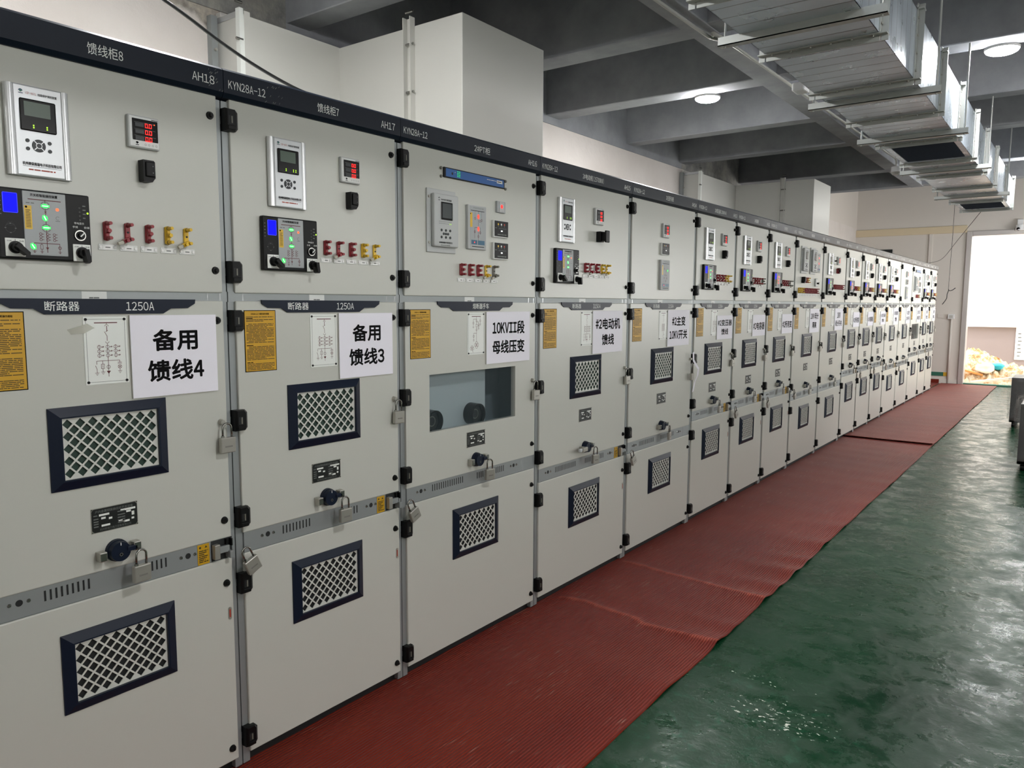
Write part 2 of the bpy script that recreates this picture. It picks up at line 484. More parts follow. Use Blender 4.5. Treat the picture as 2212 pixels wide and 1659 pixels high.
# concrete: edge beam along the left wall, cross beams, one longitudinal beam over the aisle
struct(MB().box(XW - .2, XW + .012, YB, 3.16, 3.345, ZS, 'raw_concrete').box(XW - .2, XW + .012, 3.16, 9.1, 3.345, ZS, 'concrete_beam').box(XW - .2, XW + .012, 9.1, 12.9, 3.345, ZS, 'raw_concrete').box(XW - .2, XW, 12.9, YE, 3.345, ZS, 'end_wall'), 'ceiling_edge_beam')
for a, b_ in BE:
    struct(MB().box(XW, XR, a, b_, 3.41, ZS, 'concrete_beam', .006, 1), 'ceiling_beam')
struct(MB().box(.09, .27, YB, 12.9, 3.405, ZS, 'concrete_beam', .006, 1), 'ceiling_beam')
# skirting line and trunking on the far wall
struct(MB().box(XW, -.01, YE - .012, YE, .16, .24, 'green_line').box(-.01, .1, YE - .012, YE, .16, .24, 'yellow_line'), 'baseboard_far')
struct(MB().box(-.08, .25, YE - .03, YE, 0, .09, 'end_wall'), 'trim_1')
struct(MB().box(XW, .26, YE - .035, YE, 3.15, 3.3, 'trunking', .006).box(-.43, -.36, YE - .03, YE, 1.5, 3.15, 'end_wall', .005), 'trim_2')
struct(MB().box(-1.42, -1.13, YE - .02, YE, 2.55, 2.86, 'dark'), 'window_9')
# doorway: steel frame with sill
db = MB()
db.box(.26, .36, YE - .04, YE + .22, 0, 3.17, 'door_steel', .008).box(2.15, 2.25, YE - .04, YE + .22, 0, 3.17, 'door_steel', .008).box(.361, 2.149, YE - .04, YE + .22, 3.07, 3.17, 'door_steel', .008)
db.box(.36, 2.15, YE, YE + .2, 0, .03, 'green_line')
struct(db, 'door_1')
# outside the doorway
struct(MB().box(-9, 14, YE + .25, 40, -.35, -.12, 'ground'), 'ground_outside')
struct(MB().box(-6, 12, 22.2, 22.4, -.12, 1.15, 'fence_wall'), 'wall_outside')
fb = MB()
xx = -6.0
while xx < 12:
    fb.box(xx, xx + .155, 22.14, 22.2, 1.19, 4.6, 'fence_white', .012, 1); fb.box(xx + .155, xx + .19, 22.17, 22.2, 1.19, 4.6, 'fence_white'); xx += .19
fb.box(-6, 12, 22.1, 22.2, 1.13, 1.2, 'fence_white')
tag(fb.build('corrugated_cladding'), 'white corrugated cladding on the wall outside the far doorway', 'cladding')

# ------------------------------------------------------------------ switchgear: shared part meshes
def hinge_b(b):
    # black corner hinge block: bevelled cap wrapping over the door gap, notch with pin in the middle
    pr_ = [(.001, -.036), (.039, -.036), (.048, -.026), (.048, .026), (.039, .036), (.001, .036)]
    n = len(pr_)
    f0 = [(.021, .006 + (a - .001) * .68, z * .92) for a, z in pr_]; f1 = [(.012, a, z) for a, z in pr_]; f2 = [(-.012, a, z) for a, z in pr_]
    b.add(f0, [tuple(range(n))], 'black'); b.add(f0 + f1 + f2, [(i, (i + 1) % n, n + (i + 1) % n, n + i) for i in range(n)] + [(n + i, n + (i + 1) % n, 2 * n + (i + 1) % n, 2 * n + i) for i in range(n)], 'black')
    b.box(-.03, .014, .0012, .012, -.036, -.012, 'black', .001, 1); b.box(-.03, .014, .0012, .012, .012, .036, 'black', .001, 1)
    b.rect(.01, .026, -.013, .013, .0214, 'dark'); b.box(.021, .0235, .018, .0225, -.011, .011, 'grey_plastic')
    b.box(.019, .025, .006, .034, -.032, -.018, 'black', .002)
def bolt_b(b):
    b.cyl((0, 0, 0), (.006, 0, 0), .0128, .011, 'black', 18); b.cyl((.006, 0, 0), (.014, 0, 0), .0085, .005, 'black', 14)
    b.ring(0, 0, .0064, .0075, .0095, 'dark')
def tag_b(b):
    b.box(0, .002, -.026, .026, -.009, .009, 'tag', .001, 1)
    for yy in (-.02, .02): b.cyl((.002, yy, 0), (.004, yy, 0), .0045, .004, 'screw_white', 14)
    b.rect(-.013, .013, -.0065, .0065, .0024, 'screw_white'); b.rect(-.007, .007, -.002, .001, .0027, 'grey_ink')
def link_b(col, opened):
    def fn(b):
        b.box(0, .007, -.009, .007, -.026, .026, col, .002, 1)
        for z in (-.021, .021):
            b.cyl((.007, -.001, z), (.012, -.001, z), .0078, .0072, col, 14); b.cyl((.012, -.001, z), (.034, -.001, z), .0055, .005, col, 14)
            b.cyl((.011, -.001, z), (.0135, -.001, z), .0066, .0066, 'dark' if col.startswith('yellow') else 'maroon', 14)
        if not opened:
            b.box(.006, .013, -.007, .005, -.024, .024, col, .002, 1); b.cyl((.012, -.001, 0), (.027, -.001, 0), .0062, .0056, col, 12); b.box(.01, .02, -.007, .005, -.007, .007, col, .0015, 1)
        else:
            b.cyl((.007, -.001, 0), (.009, -.001, 0), .003, .003, 'dark', 10)
            a = math.radians(205); ca, sa = math.cos(a), math.sin(a)
            for t0, t1, wd, mm in ((-.002, .024, .012, col), (.022, .04, .009, 'sand_plastic')):
                q = []
                for t, s_ in ((t0, -wd / 2), (t1, -wd / 2), (t1, wd / 2), (t0, wd / 2)): q.append((ca * t - sa * s_ - .001, sa * t + ca * s_ - .019 + .021 * 0))
                b.poly(q, .024, mm, .009)
            b.cyl((.02, ca * .014, -.019 + sa * .014), (.032, ca * .014, -.019 + sa * .014), .0055, .005, col, 12)
    return fn
def relay_b(b):
    W2, H2 = .0735, .118
    b.box(0, .018, -W2, W2, -H2, H2, 'alu', .004)
    # rounded bright side rails
    for sg in (-1, 1):
        b.cyl((.008, sg * (W2 - .007), -H2 + .001), (.008, sg * (W2 - .007), H2 - .001), .0125, .0125, 'alu_bright', 14)
        b.rect(sg * (W2 - .0155) - .0006, sg * (W2 - .0155) + .0006, -H2 + .003, H2 - .003, .0186, 'grey_ink')
    b.ring(-.041, .1, .0186, .0028, .0052, 'navy_logo', 14, 0, math.pi); b.disc(-.041, .1, .0185, .003, 'green_line', 12); b.rect(-.0465, -.0355, .0935, .0955, .0186, 'navy_logo')
    b.text('VIP-9671', -.03, -.004, .094, .1, .0186, 'ink_red'); b.text('线路保护测控装置', 0, .047, .0935, .1005, .0186, 'ink', .01)
    b.text('杭州继保南瑞电子科技有限公司', -.046, .05, -.0895, -.0805, .0186, 'ink', .025)
    b.rect(-.046, .05, -.0925, -.0917, .0186, 'ink'); b.scribble(-.032, .034, -.1, .0035, .0186, 'ink_red', random.Random(3))
def relay_screen_b(leds):
    def fn(b):
        b.box(0, .003, -.043, .045, -.041, .041, 'black_gloss', .0025, 1)
        b.rect(-.033, .031, -.003, .034, .0034, 'lcd')
        for yy in leds:
            for z in (-.026, -.0315): b.rect(yy - .0016, yy + .0016, z - .0018, z + .0018, .0034, 'led_lime')
    return fn
def keypad_b(b):
    b.cyl((0, 0, 0), (.002, 0, 0), .0165, .0165, 'button', 24)
    b.ring(0, 0, .0022, .0062, .0078, 'alu')
    for k in range(4):
        a = math.pi / 4 + k * math.pi / 2; b.line((math.cos(a) * .0075, math.sin(a) * .0075), (math.cos(a) * .0168, math.sin(a) * .0168), .0023, .0022, 'alu')
    for yy in (-.027, .027):
        for z in (-.0105, .0105): b.cyl((0, yy, z), (.002, yy, z), .005, .0048, 'button', 14)
def seg0(b, y, z, w_, h, x, m):
    t = w_ * .2
    b.rect(y, y + w_, z, z + t, x, m); b.rect(y, y + w_, z + h - t, z + h, x, m)
    for q in (y, y + w_ - t):
        b.rect(q, q + t, z + t * 1.2, z + h / 2 - t * .2, x, m); b.rect(q, q + t, z + h / 2 + t * .2, z + h - t * 1.2, x, m)
def meter_b(b):
    b.box(0, .014, -.047, .047, -.047, .047, 'device_grey', .003); b.box(.013, .016, -.044, .044, -.044, .044, 'tag', .0015, 1)
    b.ring(-.023, -.033, .0164, .0025, .0045, 'ink', 14, 0, math.pi); b.disc(-.023, -.033, .0163, .0028, 'ink', 10); b.rect(-.028, -.018, -.0395, -.0375, .0164, 'ink')
    for k in range(4): b.ring(.002 + k * .011, -.035, .0164, .0022, .003, 'grey_ink', 10)
    b.scribble(.022, .042, .0395, .002, .0164, 'ink', random.Random(2))
def meter_display_b(lamp):
    def fn(b):
        b.box(0, .002, -.036, .041, -.025, .037, 'black_gloss', .001, 1)
        for k in range(3):
            z = .0195 - k * .0195 - .006
            b.rect(-.031, .033, z + .0128, z + .0136, .0024, 'grey_ink')
            seg0(b, .0015, z, .0082, .0125, .0024, 'led_red'); seg0(b, .0135, z, .0082, .0125, .0024, 'led_red'); b.rect(.0108, .0124, z, z + .0016, .0024, 'led_red')
            b.rect(-.028, -.002, z + .001, z + .0115, .0023, 'button')
        if lamp: b.disc(.03, .0262, .0024, .0018, 'led_orange', 10)
    return fn
def flipblock_b(b):
    pr_ = [(-.018, .031), (.014, .031), (.018, .027), (.018, -.02), (.013, -.026), (.009, -.032), (-.016, -.032), (-.018, -.028)]
    n = len(pr_)
    b.poly(pr_, .03, 'black', .03)
    b.box(.03, .036, -.012, .016, -.018, .026, 'black', .003); b.disc(.008, .013, .0364, .0015, 'grey_ink', 8); b.disc(.008, -.006, .0364, .0015, 'grey_ink', 8)
def flipout_b(b):
    b.box(0, .03, -.022, .022, -.03, .03, 'black', .003); b.box(.03, .055, -.012, .012, -.026, .026, 'black', .003); b.box(.055, .066, -.022, .022, -.034, .034, 'black', .004)
def control_b(b):
    W2, H2 = .116, .0925
    b.box(0, .02, -W2, W2, -H2, H2, 'black', .004)
    b.ring(-.087, -.012, .0204, .0115, .0125, 'button', 20); 
    for a in (0, 90, 180, 270): b.rect(-.087 + .012 * math.cos(math.radians(a)) - .002, -.087 + .012 * math.cos(math.radians(a)) + .002, -.0125 + .012 * math.sin(math.radians(a)) - .0008, -.0125 + .012 * math.sin(math.radians(a)) + .0008, .0205, 'grey_ink')
    for i in range(3): b.ring(-.087, .012, .0204, .009 + i * .004, .0097 + i * .004, 'button', 10, math.radians(235), math.radians(305))
    for i in range(5): b.rect(-.111, -.106, .066 - i * .011, .068 - i * .011, .0204, 'grey_ink')
    rr = random.Random(5)
    for i in range(4):
        b.scribble(.096, .104, .062 - i * .011, .003, .0204, 'grey_ink', rr); b.ring(.088, .056 - i * .011, .0204, .0014, .0021, 'grey_ink', 8)
    b.disc(.109, .043, .0206, .0028, 'led_lime', 10)
    b.text('带电显示', .072, .098, .0105, .0165, .0204, 'white_ink'); b.text('手储', .067, .081, 0, .006, .0204, 'white_ink'); b.text('自储', .098, .112, 0, .006, .0204, 'white_ink')
def ctl_display_b(b):
    b.box(0, .0015, -.0175, .0175, -.026, .026, 'led_blue_rim', .002, 1); b.rect(-.016, .016, -.0245, .0245, .0018, 'led_blue')
def lampbar(b, y, z, a, m, x, L=.014, wd=.0052):
    ca, sa = math.cos(a) * L / 2, math.sin(a) * L / 2
    b.line((y - ca, z - sa), (y + ca, z + sa), x, wd, m)
    if m in ('led_green', 'led_red'): b.line((y - ca * .75, z - sa * .75), (y + ca * .75, z + sa * .75), x + .0003, wd * .4, 'led_core' if m == 'led_green' else 'led_orange'); b.disc(y, z, x - .0002, wd * .95, m, 12)
def mimic_b(green):
    G = 'led_green' if green else 'led_red'
    def fn(b):
        W2, H2 = .0535, .084
        b.box(0, .0015, -W2, W2, -H2, H2, 'mimic', .0015, 1); x = .002
        b.text('开关柜智能操控装置', -.035, .033, .0705, .0785, x, 'ink', .02); b.rect(-.041, .041, .062, .0642, x, 'maroon')
        b.scribble(-.046, -.026, .053, .0025, x, 'grey_ink', random.Random(1))
        b.rect(-.051, -.033, -.016, .046, x, 'yellow_plastic'); b.disc(-.046, .042, x + .0003, .003, 'ink', 10)
        for i in range(12): b.scribble(-.048, -.036, .034 - i * .004, .0015, x + .0003, 'brown_ink', random.Random(i))
        y = .001
        b.rect(y - .0008, y + .0008, -.076, .062, x - .0001, 'maroon')
        b.ring(y, .049, x, .0095, .0112, 'grey_ink', 18); b.ring(y, -.0105, x, .0095, .0112, 'grey_ink', 18)
        lampbar(b, y, .048, 0, G, x + .0004, .021, .0065); lampbar(b, y - .002, .016, math.radians(115), G, x + .0004, .016, .0075); lampbar(b, y, -.0095, 0, G, x + .0004, .021, .0065)
        b.line((y - .003, .029), (y + .003, .035), x, .001, 'maroon'); b.line((y + .003, .029), (y - .003, .035), x, .001, 'maroon')
        b.disc(.031, .041, x + .0003, .0042, 'led_orange', 12); b.ring(.031, .018, x, .004, .005, 'grey_ink', 14, .6, 5.4); b.rect(.025, .037, .0095, .011, x, 'grey_ink')
        for yy in (-.014, .003, .02):
            for k in range(3): b.ring(yy, -.027 - k * .0075, x + .0001, .0026, .0038, 'maroon', 10); b.rect(yy + .003, yy + .008, -.0275 - k * .0075, -.0262 - k * .0075, x, 'maroon')
        b.rect(-.031, .033, -.0525, -.0508, x, 'maroon')
        for yy in (-.031, -.013, .0325): b.rect(yy - .0006, yy + .0006, -.078, -.052, x, 'maroon')
        for yy in (-.031, -.013, .0325):
            for k in range(3): b.rect(yy - .005 + k * .0015, yy + .005 - k * .0015, -.0735 - k * .0022, -.0727 - k * .0022, x, 'maroon')
        b.ring(.0325, -.062, x + .0001, .003, .0044, 'maroon', 12); b.rect(-.0165, -.0095, -.068, -.055, x, 'maroon'); b.rect(-.0155, -.0105, -.067, -.056, x + .0002, 'mimic')
        b.poly([(-.003, -.062), (.005, -.062), (.001, -.069)], x + .0002, 'maroon')
        lampbar(b, -.034, -.061, math.radians(120), G if green else 'maroon', x + .0005, .017, .0075)
    return fn
def selector_b(a):
    def fn(b):
        b.box(0, .0025, -.0235, .0235, -.0235, .0235, 'plate_white', .0008, 1)
        b.text('分闸', -.02, -.009, .0145, .0185, .003, 'ink'); b.text('合闸', .009, .02, .0145, .0185, .003, 'ink'); b.rect(-.0006, .0006, .017, .021, .003, 'ink')
        b.cyl((.0025, 0, 0), (.008, 0, 0), .0165, .016, 'black', 24); b.cyl((.008, 0, 0), (.024, 0, 0), .0125, .0115, 'black', 20)
        ca, sa = math.cos(a), math.sin(a)
        q = [(-.009, -.0065), (.026, -.0055), (.03, 0), (.026, .0055), (-.009, .0065)]
        b.poly([(ca * t - sa * u, sa * t + ca * u) for t, u in q], .036, 'black', .026)
    return fn
def dial_b(b):
    b.cyl((0, 0, 0), (.005, 0, 0), .0148, .0148, 'chrome', 26); b.cyl((.005, 0, 0), (.007, 0, 0), .0118, .0118, 'black', 22); b.cyl((.007, 0, 0), (.014, 0, 0), .0075, .007, 'black', 16)
    b.line((-.004, -.004), (.008, .008), .0145, .0035, 'white_ink')
def grille_b(b):
    W2, H2, w2, h2 = .171, .119, .139, .0885
    R4 = lambda a, z, x: [(x, -a, -z), (x, a, -z), (x, a, z), (x, -a, z)]
    rings = R4(W2, H2, 0) + R4(W2, H2, .0045) + R4(w2 + .004, h2 + .004, .017) + R4(w2, h2, .017) + R4(w2, h2, .003)
    fs = []
    for k in range(4):
        for i in range(4): fs.append((k * 4 + i, k * 4 + (i + 1) % 4, (k + 1) * 4 + (i + 1) % 4, (k + 1) * 4 + i))
    b.add(rings, fs, 'navy')
def lattice_b(dark):
    def fn(b):
        w2, h2, p = .139, .0885, .0348; a, hle, x = p / 2, .0139, .0075
        nx, nz = 8, 5
        cells = [(-w2 + .0 + (i + .5) * (2 * w2 / nx), -h2 + (j + .5) * (2 * h2 / nz)) for j in range(nz) for i in range(nx)]
        cells += [(-w2 + (i + 1) * (2 * w2 / nx), -h2 + (j + 1) * (2 * h2 / nz)) for j in range(nz - 1) for i in range(nx - 1)]
        ay, az = w2 / nx, h2 / nz
        for cy, cz in cells:
            o = [(cy + ay, cz), (cy, cz + az), (cy - ay, cz), (cy, cz - az)]; k = hle / a
            q = [(cy + ay * k, cz), (cy, cz + az * k), (cy - ay * k, cz), (cy, cz - az * k)]
            vs_ = [(x, *t) for t in o] + [(x, *t) for t in q] + [(x - .003, *t) for t in q]
            b.add(vs_, [(i, (i + 1) % 4, 4 + (i + 1) % 4, 4 + i) for i in range(4)] + [(4 + i, 4 + (i + 1) % 4, 8 + (i + 1) % 4, 8 + i) for i in range(4)], 'lattice')
        for i in range(nx - 1):   # half cells along the rims
            cy = -w2 + (i + 1) * 2 * ay
            b.poly([(cy - ay, -h2), (cy + ay, -h2), (cy, -h2 + az)], x, 'lattice'); b.poly([(cy + ay, h2), (cy - ay, h2), (cy, h2 - az)], x, 'lattice')
        for j in range(nz - 1):
            cz = -h2 + (j + 1) * 2 * az
            b.poly([(-w2, cz + az), (-w2, cz - az), (-w2 + ay, cz)], x, 'lattice'); b.poly([(w2, cz - az), (w2, cz + az), (w2 - ay, cz)], x, 'lattice')
        for sy in (-1, 1):
            for sz in (-1, 1): b.poly([(sy * w2, sz * h2), (sy * (w2 - ay), sz * h2), (sy * w2, sz * (h2 - az))], x, 'lattice')
        b.rect(-w2, w2, -h2, h2, .0012, dark)
    return fn
def rating_b(b):
    b.box(0, .0015, -.069, .069, -.037, .037, 'nickel', .0008, 1); b.poly([(-.067, -.028), (-.061, -.035), (.061, -.035), (.067, -.028), (.067, .028), (.061, .035), (-.061, .035), (-.067, .028)], .0018, 'rating')
    for a, z in ((-.066, .034), (.066, .034), (-.066, -.034), (.066, -.034)): b.cyl((.0015, a, z), (.003, a, z), .0022, .002, 'chrome', 10)
    x = .0021
    b.text('户内金属铠装抽出式开关设备', -.057, .055, .022, .0305, x, 'grey_ink', .01); b.text('杭州新恒力电力设备有限公司', -.045, .047, -.032, -.0245, x, 'grey_ink')
    for y0, y1, z in ((-.046, -.016, .015), (.017, .062, .0175), (-.04, -.027, .005), (.034, .048, .0105), (.05, .058, .005), (.05, .058, -.001), (-.018, -.008, .001), (.01, .022, -.012), (.025, .043, -.018), (.049, .057, -.013), (-.04, -.015, -.0175)):
        b.rect(y0, y1, z - .003, z + .003, x, 'plate_white')
    rr = random.Random(4)
    for z in (.015, .005, -.003, -.01, -.018): b.scribble(-.062, -.048, z, .003, x, 'grey_ink', rr); b.scribble(.008, .03, z, .003, x, 'grey_ink', rr)
def yellow_b(b):
    W2, H2 = .0635, .106
    b.box(0, .0012, -W2, W2, -H2, H2, 'ink'); b.rect(-W2 + .0025, W2 - .0025, -H2 + .0025, H2 - .0025, .0015, 'yellow_label'); x = .0018
    b.text('KYN28A-12 中置柜操作规程', -.036, .036, .09, .0965, x, 'ink', .02)
    rr = random.Random(11); z = .083
    for k in range(38):
        if k in (1, 20, 32): b.scribble(-.056, -.03, z, .0028, x, 'ink', rr)
        elif k in (4, 19, 31): pass
        else: b.scribble(-.056 + (.008 if rr.random() < .3 else 0), .054 - (rr.uniform(.0, .04) if rr.random() < .3 else 0), z, .0022, x, 'brown_ink', rr)
        z -= .0049
def diagram_b(kind):
    def fn(b):
        W2, H2 = .0625, .0985
        b.box(0, .0015, -W2, W2, -H2, H2, 'plate_white', .001, 1); x = .002
        for sg in (-1, 1):
            b.rect(sg * (W2 - .0075) - .0005, sg * (W2 - .0075) + .0005, -H2 + .008, H2 - .008, x, 'grey_ink'); b.rect(-W2 + .0075, W2 - .0075, sg * (H2 - .0075) - .0005, sg * (H2 - .0075) + .0005, x, 'grey_ink')
            for s2 in (-1, 1): b.cyl((.0015, sg * (W2 - .0075), s2 * (H2 - .0075)), (.0035, sg * (W2 - .0075), s2 * (H2 - .0075)), .0042, .0038, 'black', 12)
        m = 'maroon'; wd = .0013; y = .003
        b.rect(-.032, .034, .0795, .0822, x, m)
        def circ(a, z, r_=.0055):
            b.ring(a, z, x, r_ - .0011, r_, m, 14); b.rect(a - .0006, a + .0006, z - r_ - .001, z + r_ + .001, x, m)
        def earth(a, z):
            for k in range(3): b.rect(a - .006 + k * .002, a + .006 - k * .002, z - k * .0032, z - k * .0032 + .001, x, m)
        if kind == 'feeder':
            b.ring(y, .0705, x, .0045, .0056, m, 10, 0, math.pi); b.line((y, .08), (y, .076), x, wd, m); b.line((y, .072), (y, .0565), x, wd * 1.4, m)
            b.line((y, .042), (y - .007, .055), x, wd, m); b.line((y, .042), (y, .028), x, wd, m); b.ring(y, .0262, x, .0045, .0056, m, 10, math.pi, 2 * math.pi); b.line((y, .0205), (y, -.077), x, wd, m)
            b.line((y - .003, .0545), (y + .003, .0585), x, wd, m)
            for a in (-.021, y, .026):
                for k in range(3): circ(a, .0105 - k * .0125); b.rect(a + .0055, a + .014, .0102 - k * .0125, .0112 - k * .0125, x, m); b.line((a + .0085, .0085 - k * .0125), (a + .0105, .0128 - k * .0125), x, wd, m); b.line((a + .011, .0085 - k * .0125), (a + .013, .0128 - k * .0125), x, wd, m)
            b.rect(-.03, .036, -.0306, -.0294, x, m)
            b.line((-.03, -.03), (-.03, -.04), x, wd, m); b.line((-.034, -.043), (-.03, -.053), x, wd, m); b.line((-.03, -.053), (-.03, -.064), x, wd, m); earth(-.03, -.065)
            b.line((-.013, -.03), (-.013, -.063), x, wd, m); b.rect(-.018, -.008, -.053, -.039, x, m); b.rect(-.0168, -.0092, -.0518, -.0402, x + .0003, 'plate_white'); b.line((-.013, -.05), (-.013, -.042), x + .0005, wd, m); earth(-.013, -.063)
            circ(y, -.0485); b.poly([(y - .006, -.06), (y + .006, -.06), (y, -.069)], x, m)
            b.line((.036, -.03), (.036, -.036), x, wd, m); b.rect(.03, .042, -.037, -.0358, x, m); b.rect(.03, .042, -.0405, -.0393, x, m); b.ring(.036, -.049, x, .0045, .0058, m, 14); b.line((.0325, -.0525), (.0395, -.0455), x, wd, m); b.line((.0325, -.0455), (.0395, -.0525), x, wd, m); b.line((.036, -.055), (.036, -.061), x, wd, m); earth(.036, -.062)
        elif kind == 'pt':
            for a, z0, z1 in ((-.02, .08, .035), (.003, .08, -.04), (.03, .08, .045)): b.line((a, z0 - (.012 if a < 0 else 0)), (a, z1), x, wd, m)
            b.line((-.02, .068), (.003, .068), x, wd, m)
            circ(-.02, .05); circ(.003, .06); circ(.03, .06); b.rect(-.002, .008, .03, .045, x, m); b.rect(-.0008, .0068, .0312, .0438, x + .0003, 'plate_white'); circ(.018, .035); circ(.018, .042); b.line((.003, .055), (.018, .055), x, wd, m); b.line((.018, .055), (.018, .025), x, wd, m)
            for a, z in ((-.02, .032), (.018, .024), (.03, .044)): earth(a, z)
            circ(.003, .018); b.line((-.018, .002), (.003, .002), x, wd, m); b.line((-.018, .002), (-.018, -.03), x, wd, m); circ(-.018, -.012); earth(-.018, -.03)
            for a, z, r_ in ((.003, -.045, .009), (-.004, -.053, .009), (.01, -.053, .009), (.003, -.061, .009), (-.03, -.063, .008), (-.036, -.069, .008), (-.024, -.069, .008)): b.ring(a, z, x, r_ - .0012, r_, m, 16)
            b.line((-.03, -.075), (-.022, -.088), x, wd, m)
        else:
            b.line((y, .08), (y, .03), x, wd, m); b.rect(-.02, .02, .066, .0674, x, m)
            for a in (-.012, y, .018):
                for k in range(5): circ(a, .005 - k * .01, .0048)
            b.line((y, .03), (y - .006, .02), x, wd, m); b.line((y, .012), (y, -.055), x, wd, m); b.line((y, -.05), (.02, -.07), x, wd, m); b.rect(.0, .02, -.085, -.065, x, m); b.rect(.0012, .0188, -.0838, -.0662, x + .0003, 'plate_white')
    return fn
def handle_b(b):
    b.cyl((0, 0, 0), (.012, 0, 0), .034, .033, 'navy', 28); b.cyl((.012, 0, 0), (.03, 0, 0), .031, .029, 'navy', 28)
    b.rect(-.006, .006, -.014, -.003, .0304, 'black'); b.ring(0, -.0085, .0305, .0035, .005, 'grey_ink', 12)
    b.rect(-.001, .001, .019, .028, .0304, 'white_ink'); b.box(.02, .034, .018, .05, -.004, .012, 'navy', .003)
def hasp_b(b):
    b.box(0, .028, -.011, .011, -.014, .014, 'nickel', .002); b.box(.026, .03, -.009, .009, -.012, .012, 'chrome', .001)
def latch_b(b):
    b.rect(-.036, .042, -.034, .036, .0004, 'dark')
    b.box(0, .02, -.034, -.014, -.026, .024, 'nickel', .002); b.box(.006, .018, -.014, .022, -.008, .014, 'galv', .001); b.box(0, .03, .016, .028, -.03, -.004, 'galv', .002); b.cyl((.006, .018, .012), (.006, .018, .034), .004, .004, 'black', 10)
    b.box(0, .016, .03, .036, .008, .034, 'black', .002)
def small_sticker_b(b):
    b.box(0, .001, -.021, .021, -.034, .034, 'sticker_yellow'); rr = random.Random(9); x = .0013
    b.disc(-.012, .024, x, .004, 'brown_ink', 8); b.poly([(.004, .021), (.014, .021), (.009, .029)], x, 'brown_ink')
    for k in range(7): b.scribble(-.017, .016 - (k % 3) * .005, .012 - k * .0062, .0035, x, 'brown_ink', rr)
def keyplate_b(b):
    b.poly([(-.006, -.018), (-.002, -.022), (.002, -.022), (.006, -.018), (.006, .018), (.002, .022), (-.002, .022), (-.006, .018)], .0015, 'nickel', .0015); b.rect(-.0028, .0028, -.014, .014, .0018, 'ink_red')
def bigrelay_b(b):
    W2, H2 = .093, .1355
    b.box(0, .008, -W2, W2, -H2, H2, 'device_grey', .002); b.box(.008, .03, -W2 + .022, W2 - .004, -H2 + .024, H2 - .02, 'device_grey', .006)
    for a in (-W2 + .011, W2 - .005):
        for z in (-.095, .1): b.cyl((.008, a, z), (.013, a, z), .006, .005, 'nickel', 12)
    x = .0304
    b.ring(-.04, .094, x, .003, .0055, 'ink', 12, 0, math.pi); b.rect(-.046, -.034, .086, .088, x, 'ink'); b.text('母线保护测控装置', -.028, .04, .086, .094, x, 'ink', .01)
    b.text('杭州继保南瑞电子科技有限公司', -.042, .044, -.097, -.089, x, 'ink', .02); b.scribble(-.03, .03, -.104, .003, x, 'grey_ink', random.Random(8))
    for k in range(10):
        b.rect(-.042 + k * .0085, -.038 + k * .0085, -.005, -.002, x, 'grey_ink'); b.rect(-.042 + k * .0085, -.038 + k * .0085, -.013, -.01, x, 'led_lime' if k > 7 else 'grey_ink')
    for a, z in ((-.026, -.04), (.03, -.04), (-.026, -.07), (.03, -.07), (.002, -.04), (.002, -.07), (-.012, -.055), (.016, -.055), (.002, -.055)): b.cyl((.03, a, z), (.0325, a, z), .006, .0055, 'button', 8)
def bigscreen_b(b):
    b.box(0, .003, -.037, .037, -.038, .038, 'black_gloss', .002, 1); b.rect(-.03, .03, -.03, .032, .0034, 'lcd_dark')
def mimicbox_b(red):
    def fn(b):
        b.box(0, .016, -.066, .066, -.1, .1, 'device_grey', .003); x = .0165
        b.rect(-.058, .062, -.094, .095, .0162, 'mimic'); b.text('开关状态显示器', -.03, .044, .084, .091, x, 'grey_ink'); b.rect(-.048, .05, .074, .0765, x, 'ink')
        b.rect(-.053, -.037, .0, .065, x, 'yellow_plastic'); b.disc(-.05, .06, x + .0003, .003, 'ink', 8)
        y = .006; b.line((y, .075), (y, -.07), x, .0016, 'maroon'); b.line((-.02, -.0), (.02, -.0), x, .0016, 'maroon'); b.line((.02, .0), (.02, -.03), x, .0016, 'maroon'); b.line((-.02, 0), (-.02, -.05), x, .0016, 'maroon'); b.line((.03, .075), (.03, .02), x, .0014, 'grey_ink'); b.line((-.018, .075), (-.018, .04), x, .0014, 'grey_ink')
        for a, z in ((-.02, -.02), (.02, -.022), (y, -.04), (-.018, .04), (.03, .035), (.018, .03)): b.ring(a, z, x, .004, .0058, 'maroon', 10)
        b.rect(-.045, -.002, -.078, -.058, x, 'blue_tile'); b.rect(.002, .052, -.078, -.058, x, 'blue_tile'); b.disc(-.022, -.068, x + .0003, .003, 'led_red', 10); b.rect(-.04, .048, -.089, -.086, x, 'ink')
        if red:
            lampbar(b, y, .05, math.pi / 2, 'led_red', x + .0005, .02, .008); lampbar(b, y, -.006, math.pi / 2, 'led_red', x + .0005, .02, .008)
        else:
            b.disc(.03, .03, x + .0005, .007, 'led_green', 14)
    return fn
def humidity_b(b):
    b.box(0, .014, -.058, .058, -.04, .04, 'tag', .002); b.box(.014, .016, -.051, .055, -.035, .038, 'black', .001); x = .0164
    for a, mm in ((-.024, 'yellow_plastic'), (.0, 'white_ink'), (.024, 'ink_red')): b.disc(a, .022, x, .005, mm, 10); b.disc(a, .013, x, .0025, 'grey_ink', 8)
    b.rect(-.004, .01, -.012, -.006, x, 'led_white'); b.scribble(-.048, -.034, .004, .003, x, 'grey_ink', random.Random(1)); b.rect(-.022, .04, -.001, .006, x, 'button'); b.scribble(-.03, .04, -.026, .005, x, 'grey_ink', random.Random(6))
def redbutton_b(b):
    b.box(0, .012, -.033, .033, -.027, .027, 'mimic', .002); b.box(.012, .014, -.018, .018, -.024, .024, 'device_grey', .001); b.disc(.0, .002, .0144, .0095, 'led_red', 8)
